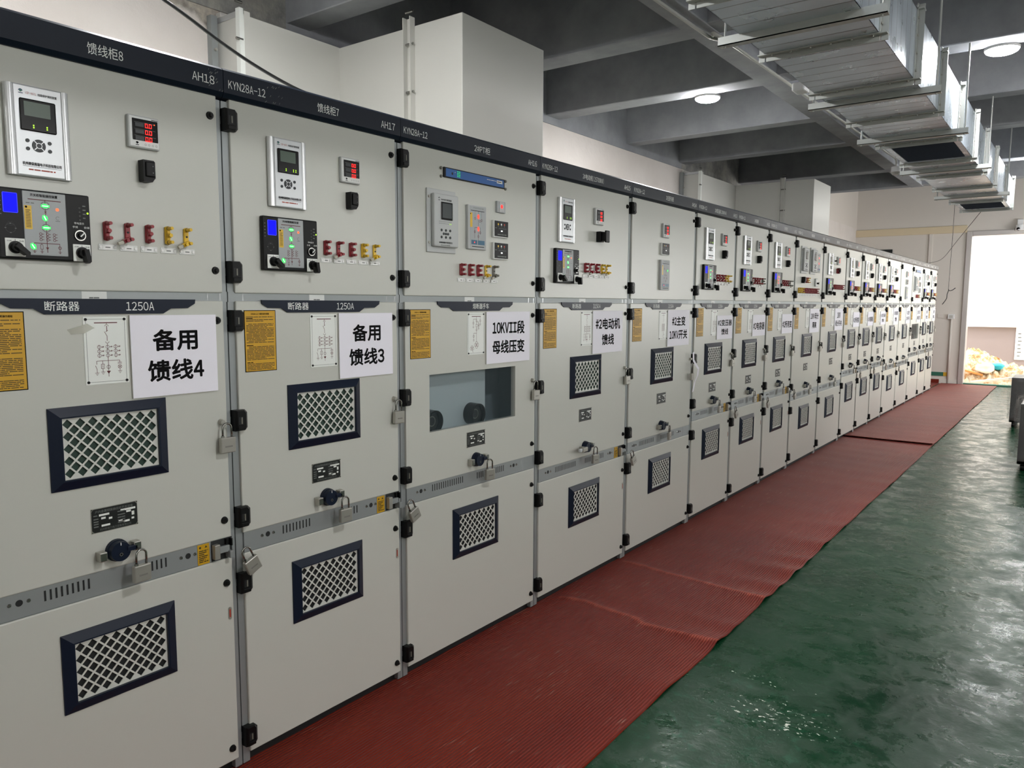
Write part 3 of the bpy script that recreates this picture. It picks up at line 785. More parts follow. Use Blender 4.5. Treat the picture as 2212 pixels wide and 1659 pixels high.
def bluestrip_b(b):
    b.box(0, .008, -.218, .218, -.022, .022, 'black', .002); b.rect(-.207, .21, -.0175, .0175, .0084, 'blue_face'); x = .0088
    b.disc(-.165, -.001, x, .006, 'dark', 12); b.disc(-.146, .006, x, .002, 'white_ink', 8)
    for k in range(4):
        for q in range(2): b.rect(-.131 + q * .012, -.124 + q * .012, .011 - k * .007, .013 - k * .007, x, 'led_green')
    b.rect(.155, .198, -.002, .011, x, 'plate_white'); b.scribble(.158, .195, .0045, .004, x + .0003, 'ink', random.Random(2)); b.scribble(.08, .15, .006, .0025, x, 'white_ink', random.Random(3))
    for a in (-.232, .232):
        for z in (-.02, .016): b.cyl((0, a, z), (.006, a, z), .007, .006, 'grey_plastic', 12)
def opcontrol_b(b):   # square button box with a pointer knob
    b.box(0, .012, -.045, .045, -.042, .042, 'device_grey', .003); b.rect(-.036, .036, -.034, .034, .0124, 'tag'); b.cyl((.012, .004, -.008), (.03, .004, -.008), .009, .008, 'black', 14); b.box(.03, .034, -.002, .01, -.02, .004, 'black', .001)
def lockbody_b(b):
    b.box(-.009, .009, -.027, .027, -.102, -.05, 'nickel', .003); b.rect(-.014, .014, -.083, -.078, .0094, 'nickel_ink')
def shackle_b(b):
    pts = [(0, -.0165, -.055), (0, -.0165, -.02)] + [(0, -.0165 * math.cos(a), -.02 + .0165 * math.sin(a)) for a in [math.pi * k / 10 for k in range(1, 10)]] + [(0, .0165, -.02), (0, .0165, -.055)]
    b.tube(pts, .0034, 'chrome', 8); b.cyl((0, -.0165, -.052), (0, -.0165, -.044), .006, .0055, 'chrome', 10)

# ------------------------------------------------------------------ switchgear row
Ws = [.8, .8, 1, 1, 1, .8, .8, .8, 1, 1, .8, .8, .8, 1, 1, 1, .8, .8]
Y0 = [.6772]
for q in Ws: Y0.append(Y0[-1] + q)
ORD = ['first', 'second', 'third', 'fourth', 'fifth', 'sixth', 'seventh', 'eighth', 'ninth', 'tenth', 'eleventh', 'twelfth', 'thirteenth', 'fourteenth', 'fifteenth', 'sixteenth', 'seventeenth', 'eighteenth']
KIND = ['feeder', 'feeder', 'pt', 'feeder', 'main', 'feeder', 'feeder', 'feeder', 'double', 'feeder', 'feeder', 'feeder', 'feeder', 'feeder', 'main', 'pt', 'feeder', 'feeder']
LOW = [0, 0, 0, 1, 1, 0, 0, 0, 1, 1, 0, 0, 0, 1, 1, 0, 0, 0]
HEAD = ['馈线柜8', '馈线柜7', '2#PT柜', '2#电动机(15700KW)', '2#主变开关柜', '2#变压器(2500KVA)', '2#电容器柜', '2#所用变柜', '母联隔离柜', '母联开关柜', '1#所用变柜', '1#电容器柜', '1#变压器(2500KVA)', '1#电动机(15700KW)', '1#主变开关柜', '1#PT柜', '馈线柜2', '馈线柜1']
AMP = [('断路器', '1250A')] * 2 + [('熔断器手车', '')] + [('断路器', '3150A')] * 2 + [('断路器', '1250A')] * 3 + [('隔离手车', '3150A'), ('断路器', '3150A')] + [('断路器', '1250A')] * 3 + [('断路器', '3150A')] * 2 + [('熔断器手车', '')] + [('断路器', '1250A')] * 2
SIGN = [('备用', '馈线4'), ('备用', '馈线3'), ('10KVII段', '母线压变'), ('#2电动机', '馈线'), ('#2主变', '10KV开关'), ('#2变压器', '馈线'), ('#2电容器',), ('#2所用变',), ('10KV母分', '隔离'), ('10KV', '母分开关'), ('#1所用变',), ('#1电容器',), ('#1变压器', '馈线'), ('#1电动机', '馈线'), ('#1主变', '10KV开关'), ('10KVI段', '母线压变'), ('备用', '馈线2'), ('备用', '馈线1')]
# what singles each cabinet out
WHO = ['the leftmost cabinet headed AH18', 'the cabinet headed AH17', 'the cabinet headed AH16 with a viewing window', 'the cabinet headed AH15', 'the cabinet headed AH14']
WHO += ['the %s cabinet from the left' % q for q in ORD[5:17]] + ['the last cabinet of the row']
OPEN = {0: (1, 4), 1: (1, 4), 2: (3, 4), 3: (1, 4), 5: (4,), 6: (0, 3), 7: (4,)}
COLS = {2: ('red', 'red', 'red', 'yellow', 'grey'), 6: ('red', 'red', 'red', 'red', 'grey'), 7: ('red', 'red', 'red', 'grey', 'grey')}
LATCH = (0, 1, 3, 5, 6, 7, 10, 11, 12, 13, 16)

def header_b(i, w_):
    b = MB(); x = .0125
    pr_ = [(-.06, 2.3), (-.06, 2.404), (.002, 2.404), (.012, 2.396), (.012, 2.326), (.003, 2.312), (-.02, 2.306)]
    n = len(pr_); A = [(a, .0012, z) for a, z in pr_]; B = [(a, w_ - .0012, z) for a, z in pr_]
    b.add(A + B, [(k, (k + 1) % n, n + (k + 1) % n, n + k) for k in range(n)] + [tuple(reversed(range(n))), tuple(range(n, 2 * n))], 'band')
    b.text('KYN28A-12', .018, .158, 2.342, 2.3685, x, 'white_ink')
    s_ = HEAD[i]; wt = {5: .116, 4: .1}.get(len(s_), .0165 * len(s_)); wt = min(wt, .26); c0 = w_ / 2 + .028
    b.text(s_, c0 - wt / 2, c0 + wt / 2, 2.340, 2.372, x, 'white_ink', .004)
    a = 'AH%d' % (18 - i); L = .019 * len(a)
    b.text(a, w_ - .032 - L, w_ - .032, 2.342, 2.3685, x, 'white_ink')
    if i < 2:   # scuffed paint by the joint
        rr = random.Random(i + 2)
        for _ in range(14):
            yy = (w_ - rr.uniform(.0, .05)) if i == 0 else rr.uniform(.13, .23); zz = rr.uniform(2.328, 2.39)
            b.line((yy - .004, zz - .003), (yy + rr.uniform(-.002, .004), zz + .003), x - .0003, rr.uniform(.0008, .002), 'grey_ink')
    return b
def plate_b(i):
    b = MB(); z1, z2, z3, z4 = 1.659, 1.646, 1.632, 1.6155
    q = [(.277, z1), (.275, z2), (.25, z3), (.195, z3 - .001), (.169, z4)]
    b.poly([(-a, z) for a, z in q[::-1]][::-1][::-1] + q[::-1] if False else [(a, z) for a, z in q[::-1]] + [(-a, z) for a, z in q], .006, 'navy', .006)
    l_, r_ = AMP[i]; x = .0064
    if r_:
        b.text(l_, -.168, -.077, 1.6245, 1.6515, x, 'white_ink', .004); b.text(r_, .055, .14, 1.625, 1.6505, x, 'white_ink')
    else: b.text(l_, -.035, .085, 1.6245, 1.6515, x, 'white_ink', .004)
    return b
def rail_b(w_, zb, zt):
    def fn(b):
        h = (zt - zb) / 2
        b.box(-.03, -.004, .03, w_ - .028, -h - .004, h + .004, 'galv', .001, 1); x = -.0036
        big = w_ > .9
        g1, g2 = ((.19, .418), (.506, .73)) if big else ((.19, .326), (.455, .562))
        for a0, a1 in (g1, g2):
            k = int(round((a1 - a0) / .0148))
            for q in range(k): b.rect(a0 + q * .0148, a0 + q * .0148 + .0055, -.015 + .008, .0155 + .008, x, 'dark')
        for c0 in ((.118, .802) if big else (.127, .622)):
            b.disc(c0, .008, x, .0095, 'dark', 16)
            for o in (-.024, .024): b.cyl((-.004, c0 + o, .008), (.001, c0 + o, .008), .0058, .003, 'chrome', 12)
        b.rect(.03, w_ - .028, -h + .0005, -h + .0025, x, 'grey_ink')
        if big: b.rect(.87, .874, -h, h, x, 'alu_bright')
    return fn
def toprail_b(w_):
    def fn(b):
        b.box(-.03, -.006, .002, w_ - .002, 1.652, 1.686, 'galv'); x = -.0056
        for a in (.056, w_ - .075, w_ - .03): b.rect(a, a + .003, 1.656, 1.68, x, 'alu_bright')
        b.rect(w_ * .42, w_ * .42 + .07, 1.656, 1.68, x, 'tag'); b.scribble(w_ * .42 + .02, w_ * .42 + .05, 1.662, .004, x + .0003, 'grey_ink', random.Random(4))
    return fn
def carcass_b(w_, hollow):
    def fn(b):
        if not hollow: b.box(-1.5, -.032, .0015, w_ - .0015, .05, 2.4, 'carcass')
        else:
            b.box(-1.5, -.032, .0015, w_ - .0015, .05, .98, 'carcass'); b.box(-1.5, -.032, .0015, w_ - .0015, 1.46, 2.4, 'carcass'); b.box(-1.5, -.5, .0015, w_ - .0015, .98, 1.46, 'inner_dark')
            b.box(-.5, -.032, .0015, .04, .98, 1.46, 'inner_dark'); b.box(-.5, -.032, w_ - .04, w_ - .0015, .98, 1.46, 'inner_dark')
        b.box(-1.45, -.034, .0015, w_ - .0015, 0, .05, 'dark')
    return fn
def frame_b(w_):
    def fn(b):
        for a in (.0018, w_ - .0298): b.box(-.034, -.010, a, a + .028, .012, 2.304, 'galv', .001, 1)
    return fn
def door_b(w_, h):
    def fn(b): b.box(-.026, 0, 0, w_, 0, h, 'paint', .0035, 2)
    return fn
def windoor_b(w_, h, wy0, wy1, wz0, wz1):
    def fn(b):
        b.box(-.026, 0, 0, wy0, 0, h, 'paint'); b.box(-.026, 0, wy1, w_, 0, h, 'paint'); b.box(-.026, 0, wy0, wy1, 0, wz0, 'paint'); b.box(-.026, 0, wy0, wy1, wz1, h, 'paint')
    return fn

CABS = []
for i in range(18):
    w_, y0, low, kd = Ws[i], Y0[i], LOW[i], KIND[i]
    no = 18 - i
    if i < 5: lab = ['off-white switchgear cabinet headed AH18, leftmost and cut by the frame', 'off-white switchgear cabinet headed AH17, second from the left, sign ending in 3', 'off-white switchgear cabinet headed AH16 with a clear viewing window and blue strip', 'off-white switchgear cabinet headed AH15, right of the windowed cabinet', 'off-white switchgear cabinet headed AH14 with only three small instruments'][i]
    elif i == 17: lab = 'off-white switchgear cabinet closing the far end of the row beside the doorway'
    elif i == 15: lab = 'off-white switchgear cabinet near the far end with a pale viewing window'
    elif i == 8: lab = 'off-white switchgear cabinet with two framed panels side by side and many red links'
    else: lab = 'off-white switchgear cabinet, %s counted from the left end of the row' % ORD[i]
    cab = thing('switchgear_cabinet', lab, 'electrical cabinet', (0, y0, 0), 'switchgear cabinets in the row')
    CABS.append(cab)
    mb, lt = (.762, .69) if low else (.854, .781)
    place('carcass', shared(('carcass', w_, kd == 'pt'), carcass_b(w_, kd == 'pt')), cab)
    place('door_frame', shared(('door_frame', w_), frame_b(w_)), cab)
    header_b(i, w_).build('header_panel', cab)
    dw = w_ - .0465
    place('upper_door', shared(('upper_door', w_), door_b(dw, .63)), cab, (0, .0255, 1.6815))
    WY0, WY1, WZ0, WZ1 = .173, .808, 1.08, 1.3365
    if kd == 'pt':
        place('middle_door', shared(('middle_door', 'pt', w_), windoor_b(dw, 1.655 - mb, WY0 - .0255, WY1 - .0255, WZ0 - mb, WZ1 - mb)), cab, (0, .0255, mb))
        place('viewing_window', shared('viewing_window', lambda b: b.box(-.012, -.009, .17, .811, 1.077, 1.34, 'pane')), cab)
        ip = MB(); ip.box(-.11, -.09, .04, .675, .99, 1.45, 'inner_grey').box(-.24, -.222, .66, .958, .99, 1.45, 'inner_dark').box(-.22, -.112, .663, .675, .99, 1.45, 'inner_grey')
        pan = ip.build('inner_panel', cab)
        for yy in (.25, .56):
            fz = MB(); fz.cyl((-.09, yy, 1.115), (-.035, yy, 1.115), .054, .052, 'black_gloss', 28, False).ring(yy, 1.115, -.035, .044, .052, 'black_gloss', 28).cyl((-.07, yy, 1.115), (-.06, yy, 1.115), .044, .044, 'dark', 24).ring(yy, 1.115, -.058, .02, .024, 'grey_plastic', 20)
            fz.build('fuse_tube', pan)
    else:
        place('middle_door', shared(('middle_door', w_, low), door_b(dw, 1.655 - mb)), cab, (0, .0255, mb))
    place('lower_door', shared(('lower_door', w_, low), door_b(dw, lt - .05)), cab, (0, .0255, .05))
    place('upper_rail', shared(('upper_rail', w_), toprail_b(w_)), cab)
    place('vent_rail', shared(('vent_rail', w_, low), rail_b(w_, lt, mb)), cab, (0, 0, (lt + mb) / 2))
    H = shared('hinge', hinge_b)
    for z in ((2.243, 1.751, 1.587, 1.21, .832, .6, .128) if low else (2.243, 1.751, 1.589, 1.251, .915, .68, .118)): place('hinge', H, cab, (0, .0, z))
    Bm = shared('lock_bolt', bolt_b)
    for z in ((2.246, 1.754, 1.591, .832, .6, .097) if low else (2.246, 1.754, 1.591, .916, .696, .097)): place('lock_bolt', Bm, cab, (0, w_ - .0455, z))
    # plates on the middle door
    cy = w_ / 2
    plate_b(i).build('title_plate', cab, (0, cy, 0))
    place('instruction_label', shared('instruction_label', yellow_b), cab, (.0003, .118, 1.518), label='yellow printed instruction label')
    dk = {'pt': 'pt', 'main': 'main'}.get(kd, 'feeder')
    place('diagram_plate', shared(('diagram_plate', dk), diagram_b(dk)), cab, (.0003, cy - .006, 1.509), label='white plate with a circuit diagram')
    gz = [(.4895 if low else .5765, 'dark')]
    if kd != 'pt': gz.append((1.235, 'mesh_glass'))
    for z, dm in gz:
        gr = place('vent_grille', shared('vent_grille', grille_b), cab, (.0002, cy - .006, z))
        place('lattice', shared(('lattice', dm), lattice_b(dm)), gr)
    place('rating_plate', shared('rating_plate', rating_b), cab, (.0003, cy - .007, 1.009))
    hz = .82 if low else .908
    hd = place('rotary_handle', shared('rotary_handle', handle_b), cab, (.0003, cy - .007, hz))
    place('hasp', shared('hasp', hasp_b), hd, (0, -.05, -.005)); place('hasp', shared('hasp', hasp_b), hd, (.004, .05, .006))
    if i in LATCH:
        place('interlock_latch', shared('interlock_latch', latch_b), cab, (-.003, w_ - .06, (mb + lt) / 2)); place('caution_sticker', shared('caution_sticker', small_sticker_b), cab, (-.0035, w_ - .124, (mb + lt) / 2), label='small yellow caution sticker')
        if kd != 'pt': place('key_plate', shared('key_plate', keyplate_b), cab, (.0003, w_ - .037, lt - .195))
    place('door_stud', shared('door_stud', lambda b: b.cyl((0, 0, 0), (.016, 0, 0), .0105, .008, 'nickel', 14)), cab, (0, w_ - .046, 1.253))
    # instruments
    def links(yc, z, n, step, cols, opn, tags=True, tz=-.046):
        for k in range(n):
            c_ = cols[k % len(cols)]; o_ = k in opn
            place('test_link', shared(('link', c_, o_), link_b(c_ + '_plastic', o_)), cab, (.0005, yc + k * step, z), label='%s plastic test link%s' % (c_, ', swung open' if o_ else ''))
            if tags: place('name_tag', shared('name_tag', tag_b), cab, (.0005, yc + k * step + .002, z + tz))
    def meter(yc, z):
        mt = place('panel_meter', shared('panel_meter', meter_b), cab, (.0005, yc, z), label='square meter with red digits'); place('display', shared(('display', i == 0), meter_display_b(i == 0)), mt, (.016, 0, 0))
    def relay(yc, z):
        rl = place('protection_relay', shared('protection_relay', relay_b), cab, (.0005, yc, z), label='silver relay with screen and keypad')
        lk = (-.012, .021) if i == 0 else (-.01, .021, .031)
        place('screen', shared(('screen', lk), relay_screen_b(lk)), rl, (.018, -.003, .041)); place('keypad', shared('keypad', keypad_b), rl, (.0182, -.004, -.036))
    def control(yc, z, green):
        ct = place('control_unit', shared('control_unit', control_b), cab, (.0005, yc, z), label='black control unit with lit mimic diagram')
        place('display', shared('ctl_display', ctl_display_b), ct, (.02, -.08 if i else -.085, .0535)); place('mimic_plate', shared(('mimic', green), mimic_b(green)), ct, (.0202, -.002, .004))
        place('selector_knob', shared('sel_a', selector_b(math.radians(-42))), ct, (.02, -.079, -.062)); place('selector_knob', shared('sel_b', selector_b(math.radians(-80))), ct, (.02, .088, -.068)); place('selector_dial', shared('dial', dial_b), ct, (.02, .085, -.02))
    if kd == 'feeder':
        big = w_ > .9; o = .015 if big else 0
        relay(.241 + o, 2.1); meter(.529 + (.072 if big else 0), 2.151)
        if i == 3: place('flip_switch', shared('flip_out', flipout_b), cab, (.0005, .61, 2.037), label='black switch block standing out')
        else: place('flip_switch', shared('flip_block', flipblock_b), cab, (.0005, .532 + (.07 if big else 0), 2.039), label='black switch block')
        if i in (9, 13): place('push_button_box', shared('opcontrol', opcontrol_b), cab, (.0005, .42, 2.15))
        control(.243 + o, 1.8545, i not in (7, 10, 11, 12, 13))
        links(.41 + (.055 if big else 0), 1.8545, 5 if i != 9 else 8, .0615 if i != 9 else .052, COLS.get(i, ('red', 'red', 'red', 'yellow', 'yellow')) if i != 9 else ('red',), OPEN.get(i, ()))
        if i == 9: place('test_link', shared(('link', 'red', False), link_b('red_plastic', False)), cab, (.0005, .56, 2.035))
    elif kd == 'pt':
        place('communication_unit', shared('bluestrip', bluestrip_b), cab, (.0005, .486, 2.2225), label='long blue-faced strip unit')
        br = place('protection_relay', shared('bigrelay', bigrelay_b), cab, (.0005, .25, 2.007), label='large grey framed relay'); place('screen', shared('bigscreen', bigscreen_b), br, (.0302, .008, .043))
        place('mimic_display', shared(('mimicbox', True), mimicbox_b(True)), cab, (.0005, .487, 1.999), label='grey display with two red lamps')
        place('indicator_button', shared('redbutton', redbutton_b), cab, (.0005, .674, 2.111), label='square indicator with a red light')
        for z in (2.006, 1.902): place('climate_controller', shared('humidity', humidity_b), cab, (.0005, .668, z))
        links(.385, 1.804, 5, .0605, COLS[2], OPEN[2] if i == 2 else (), True, -.047)
    elif kd == 'main':
        meter(.484, 2.14); place('climate_controller', shared('humidity', humidity_b), cab, (.0005, .478, 2.018)); place('mimic_display', shared(('mimicbox', False), mimicbox_b(False)), cab, (.0005, .48, 1.846), label='grey display with one green lamp')
    else:
        for yc in (.27, .58):
            br = place('protection_relay', shared('bigrelay', bigrelay_b), cab, (.0005, yc, 2.1), label='large grey framed relay'); place('screen', shared('bigscreen', bigscreen_b), br, (.0302, .008, .043))
        place('mimic_display', shared(('mimicbox', True), mimicbox_b(True)), cab, (.0005, .76, 2.09)); place('push_button_box', shared('opcontrol', opcontrol_b), cab, (.0005, .74, 1.885))
        place('flip_switch', shared('flip_block', flipblock_b), cab, (.0005, .25, 1.9)); links(.31, 1.9, 3, .06, ('red', 'red', 'yellow'), (), False)
        links(.13, 1.795, 12, .058, ('yellow', 'yellow', 'yellow', 'red', 'red', 'red', 'red', 'red', 'red', 'red', 'red', 'red'), ())
    # ---------------- things that hang on or stick to the cabinet
    sg = SIGN[i]; big = w_ > .9
    sb = MB()
    if len(sg) == 2 and i not in (5, 12): z0, z1 = 1.36, 1.611
    else: z0, z1 = 1.378, 1.563
    if i in (5, 12): z0, z1 = 1.377, 1.565
    if big: a0, a1 = (.566, .922) if i == 2 else (.555, .912)
    else: a0, a1 = (.463, .746) if i < 2 else (.438, .764)
    if i == 1: z0 = 1.359
    sb.box(.0, .006, a0, a1, z0, z1, 'sheet_edge'); sb.rect(a0 + .0005, a1 - .0005, z0 + .0005, z1 - .0005, .0062, 'sheet'); x = .0065
    W2 = a1 - a0; hh = z1 - z0
    if len(sg) == 2:
        unit = .0745 if i < 2 else .066 if i == 2 else .0735
        def wid(t): return unit * sum(1.0 if ord(ch) > 255 else .5 for ch in t)
        for t, c0 in ((sg[0], .69), (sg[1], .315)):
            L = min(wid(t), W2 * .93); h_ = .067 * (hh / .25)
            cx_ = a0 + W2 * (.5 if i else (.5 + .0))
            sb.text(t, cx_ - L / 2, cx_ + L / 2, z0 + hh * c0 - h_ / 2, z0 + hh * c0 + h_ / 2, x, 'ink', .03)
    else:
        sb.text(sg[0], a0 + .02, a1 - .02, z0 + hh * .47 - .034, z0 + hh * .47 + .034, x, 'ink', .03)
    so = sb.build('name_sign', None, (.0008, y0, 0))
    if i < 8 or i in (8, 9):
        sl = ['white sign with two black lines ending in 4 on the leftmost cabinet', 'white sign with two black lines ending in 3 on cabinet AH17', 'white sign starting with 10KVII above the viewing window', 'white sign with two black lines on cabinet AH15 above its upper grille', 'white sign with 10KV in its second line on cabinet AH14', 'white two-line sign on the sixth cabinet from the left', 'white one-line sign on the seventh cabinet from the left', 'white one-line sign on the eighth cabinet from the left', 'shaded two-line sign on the cabinet with two framed panels', 'shaded two-line sign on the tenth cabinet from the left'][i]
    else: sl = 'white name sign on %s' % WHO[i]
    tag(so, sl, 'sign', 'white name signs on the cabinets')
    def padlock(loc, lab_, grp, tilt=0.0, turn=0.0):
        o = thing('padlock', lab_, 'padlock', loc, grp, (tilt, 0, turn))
        place('body', shared('lockbody', lockbody_b), o); place('shackle', shared('shackle', shackle_b), o)
    if i != 4: padlock((.02, y0 + w_ - .036, 1.252), 'silver padlock on the door edge stud of %s' % WHO[i], 'padlocks on the door edges', R.uniform(-.03, .05))
    padlock((.045, y0 + cy + .045, hz + .0), 'silver padlock on the round handle of %s' % WHO[i], 'padlocks on the handles', R.uniform(-.03, .03), R.uniform(-.2, .3))
    if i in LATCH: padlock((.04, y0 + w_ + .0, (mb + lt) / 2 + .0), 'silver padlock hung askew from the rail latch of %s' % WHO[i], 'padlocks on the rail latches', .42)

# paper seal strip with its lock on the fifth cabinet
o = thing('paper_seal', 'white paper seal strip wound over a lock on the edge of cabinet AH14', 'paper seal', (.02, Y0[5] - .045, 1.25))
sbm = MB()
pts = [(.01, -.01, .05), (.012, -.008, -.01), (.03, .0, -.045), (.04, .018, -.07), (.035, .018, -.12), (.02, .004, -.17), (.012, -.006, -.24)]
vs_ = []
for p in pts: vs_ += [(p[0], p[1] - .009, p[2]), (p[0] + .003, p[1] + .011, p[2] + .008)]
sbm.add(vs_, [(2 * k, 2 * k + 1, 2 * k + 3, 2 * k + 2) for k in range(len(pts) - 1)], 'sheet'); sbm.build('paper_strip', o)
MB().box(-.005, .014, -.03, .012, -.15, -.1, 'nickel', .003).build('lock_body', o)
MB().tube([(.004, -.02, -.1), (.004, -.02, -.04), (.004, -.01, -.02), (.004, .004, -.04), (.004, .004, -.1)], .0035, 'chrome').build('shackle', o)
# clear tape left on the leftmost cabinet
o = MB().poly([(.965 - .677, 1.572), (1.02 - .677, 1.588), (1.04 - .677, 1.575), (1.01 - .677, 1.56), (.975 - .677, 1.558)], .0026, 'tape_clear').build('tape_piece', CABS[0])
# open key flag on the handle of AH15
o = tag(MB().box(.0, .02, -.03, .022, -.012, .012, 'nickel', .002).box(.004, .016, -.058, -.03, -.009, .009, 'alu', .002).build('key_flag', None, (.035, Y0[3] + .42, .82)), 'grey metal key flag stuck in the handle of cabinet AH15', 'key')

# ------------------------------------------------------------------ bus bridges on the cabinet tops
def bridge(yA, yB, yC, lab):
    o = thing('bus_bridge', lab, 'busbar enclosure', (0, yB, 2.405), 'bus bridges over the row')
    L = lambda y: y - yB
    xA, xC, zt = -1.615, -.585, .86
    MB().box(XW + .004, xA, L(yA), .02, 0, zt, 'bridge_paint', .004).build('wall_section', o)
    MB().box(XW + .006, xC, 0, L(yC), .005, zt - .005, 'bridge_paint', .004).build('front_section', o)
    fb_ = MB()
    fb_.box(xA - .03, xA + .006, L(yA) - .03, L(yA), 0, zt + .03, 'plate_white').box(xA - .002, xA + .004, L(yA), L(yA) + .04, 0, zt + .02, 'bridge_paint')
    fb_.box(XW + .003, xA + .006, L(yA) - .004, L(yA), zt, zt + .03, 'alu_bright')
    for z in (.25, .5, .72, .92): fb_.cyl((xA, L(yA) - .05, z), (xA, L(yA) - .008, z), .008, .008, 'chrome', 10)
    fb_.build('end_flange', o)
    tb = MB().box(XW + .003, XW + .05, L(yA), 0, zt, zt + .06, 'bridge_paint')
    for k in range(4): tb.cyl((XW + .05, L(yA) * (.15 + .22 * k), zt + .035), (XW + .075, L(yA) * (.15 + .22 * k), zt + .035), .009, .009, 'chrome', 10)
    tb.build('wall_flange', o)
    wp = MB().box(XW + .002, XW + .045, L(yA) - .06, L(yA) - .02, 0, zt + .03, 'galv')
    for z in (.2, .45, .7): wp.cyl((XW + .045, L(yA) - .04, z), (XW + .06, L(yA) - .04, z), .009, .008, 'nickel', 10)
    wp.build('wall_post', o)
    jb = MB()
    for x in (-1.01, -.955): jb.box(x, x + .006, -.04, 0, 0, zt + .04, 'bridge_paint')
    jb.box(-1.01, -.95, -.006, 0, 0, zt + .04, 'bridge_paint')
    for z in (.2, .48, .75, .93): jb.cyl((-1.0, -.022, z), (-.94, -.022, z), .007, .007, 'chrome', 10)
    jb.build('joint_angle', o)
    return o
bridge(2.675, 3.365, 4.165, 'white steel busbar enclosure above the near cabinets AH17 to AH15')
bridge(9.13, 10.3, 11.09, 'grey-looking steel busbar enclosure above the middle of the row')

# black cable from the ceiling down to the header of AH17
def bez(p, n=24):
    out = []
    P_ = [Vector(q) for q in p]
    for k in range(len(P_) - 1):
        a, b_, c_, d_ = P_[max(k - 1, 0)], P_[k], P_[k + 1], P_[min(k + 2, len(P_) - 1)]
        for t in [j / n for j in range(n)]:
            out.append(.5 * ((2 * b_) + (c_ - a) * t + (2 * a - 5 * b_ + 4 * c_ - d_) * t * t + (3 * b_ - a - 3 * c_ + d_) * t ** 3))
    return out + [P_[-1]]
tag(MB().tube(bez([(-.35, .55, 3.05), (-.2, .95, 2.79), (-.12, 1.363, 2.606), (-.12, 1.555, 2.53), (-.12, 1.708, 2.48), (-.1, 1.86, 2.436), (-.06, 1.98, 2.412)], 10), .006, 'cable', 8).build('hanging_cable'), 'thin black cable slanting down onto the header of cabinet AH17', 'cable')

# ------------------------------------------------------------------ floor mats
def bumpz(x, y, top):
    e = max(0, (x + .01) / .98) ** 4
    z = 0
    for yy, a, s_ in ((2.9, .008, .12), (3.46, .02, .08), (3.68, .008, .06), (4.14, .02, .08), (4.38, .012, .07), (4.68, .017, .09), (4.95, .012, .08), (5.36, .014, .1), (5.9, .01, .12), (6.7, .008, .14), (7.6, .008, .15)):
        z += a * e * math.exp(-((y - yy) / s_) ** 2)
    for F in FOLDS:
        for (x0, y0), (x1, y1) in zip(F, F[1:]):
            if x0 <= x < x1:
                yc = y0 + (y1 - y0) * (x - x0) / (x1 - x0); z += .006 * math.exp(-((y - yc) / .018) ** 2)
    z += .0022 * (1 + math.sin(y * 7.1 + math.sin(x * 3) * .8)) * .5 + .0014 * (1 + math.sin(y * 17.3 + x * 2.2)) * .5
    return z
def matmesh(y0, y1, st, zb, lift, edge):
    nx = 36; ny = int((y1 - y0) / st); b = MB(); vs_ = []
    for j in range(ny + 1):
        y = y0 + (y1 - y0) * j / ny
        xr = edge + .003 * math.sin(y * 1.7) + .002 * math.sin(y * 4.3)
        for k in range(nx + 1):
            x = -.031 + (xr + .031) * k / nx
            vs_.append((x, y, zb + .006 + bumpz(x, y, 0) + lift * math.exp(-((y - y0) / .05) ** 2)))
    n = nx + 1
    b.add(vs_, [(j * n + k, j * n + k + 1, (j + 1) * n + k + 1, (j + 1) * n + k) for j in range(ny) for k in range(nx)], 'rubber_red', True)
    # edges down to the floor
    rim = [j * n + nx for j in range(ny + 1)]
    b.add([vs_[q] for q in rim] + [(vs_[q][0] + .002, vs_[q][1], vs_[q][2] - .006) for q in rim], [(k, len(rim) + k, len(rim) + k + 1, k + 1) for k in range(len(rim) - 1)], 'rubber_red')
    rim = list(range(n)); b.add([vs_[q] for q in rim] + [(vs_[q][0], vs_[q][1] - .002, vs_[q][2] - .006) for q in rim], [(k, len(rim) + k, len(rim) + k + 1, k + 1) for k in range(len(rim) - 1)], 'rubber_red')
    return b
tag(matmesh(-1.5, 10.2, .02, 0, 0, .965).build('rubber_mat'), 'red ribbed rubber mat along the near cabinets, with two pale folds', 'mat', 'red rubber mats')
tag(matmesh(10.06, 18.33, .04, .008, .014, .97).build('rubber_mat'), 'red ribbed rubber mat at the far end, overlapping the near one', 'mat', 'red rubber mats')
tag(MB().box(-1.6, -.08, 17.0, 18.36, 0, .012, 'rubber_red').box(-1.6, -.08, 18.352, 18.364, .012, .09, 'rubber_red').build('rubber_mat'), 'red mat turned up against the far wall behind the last cabinet', 'mat', 'red rubber mats')

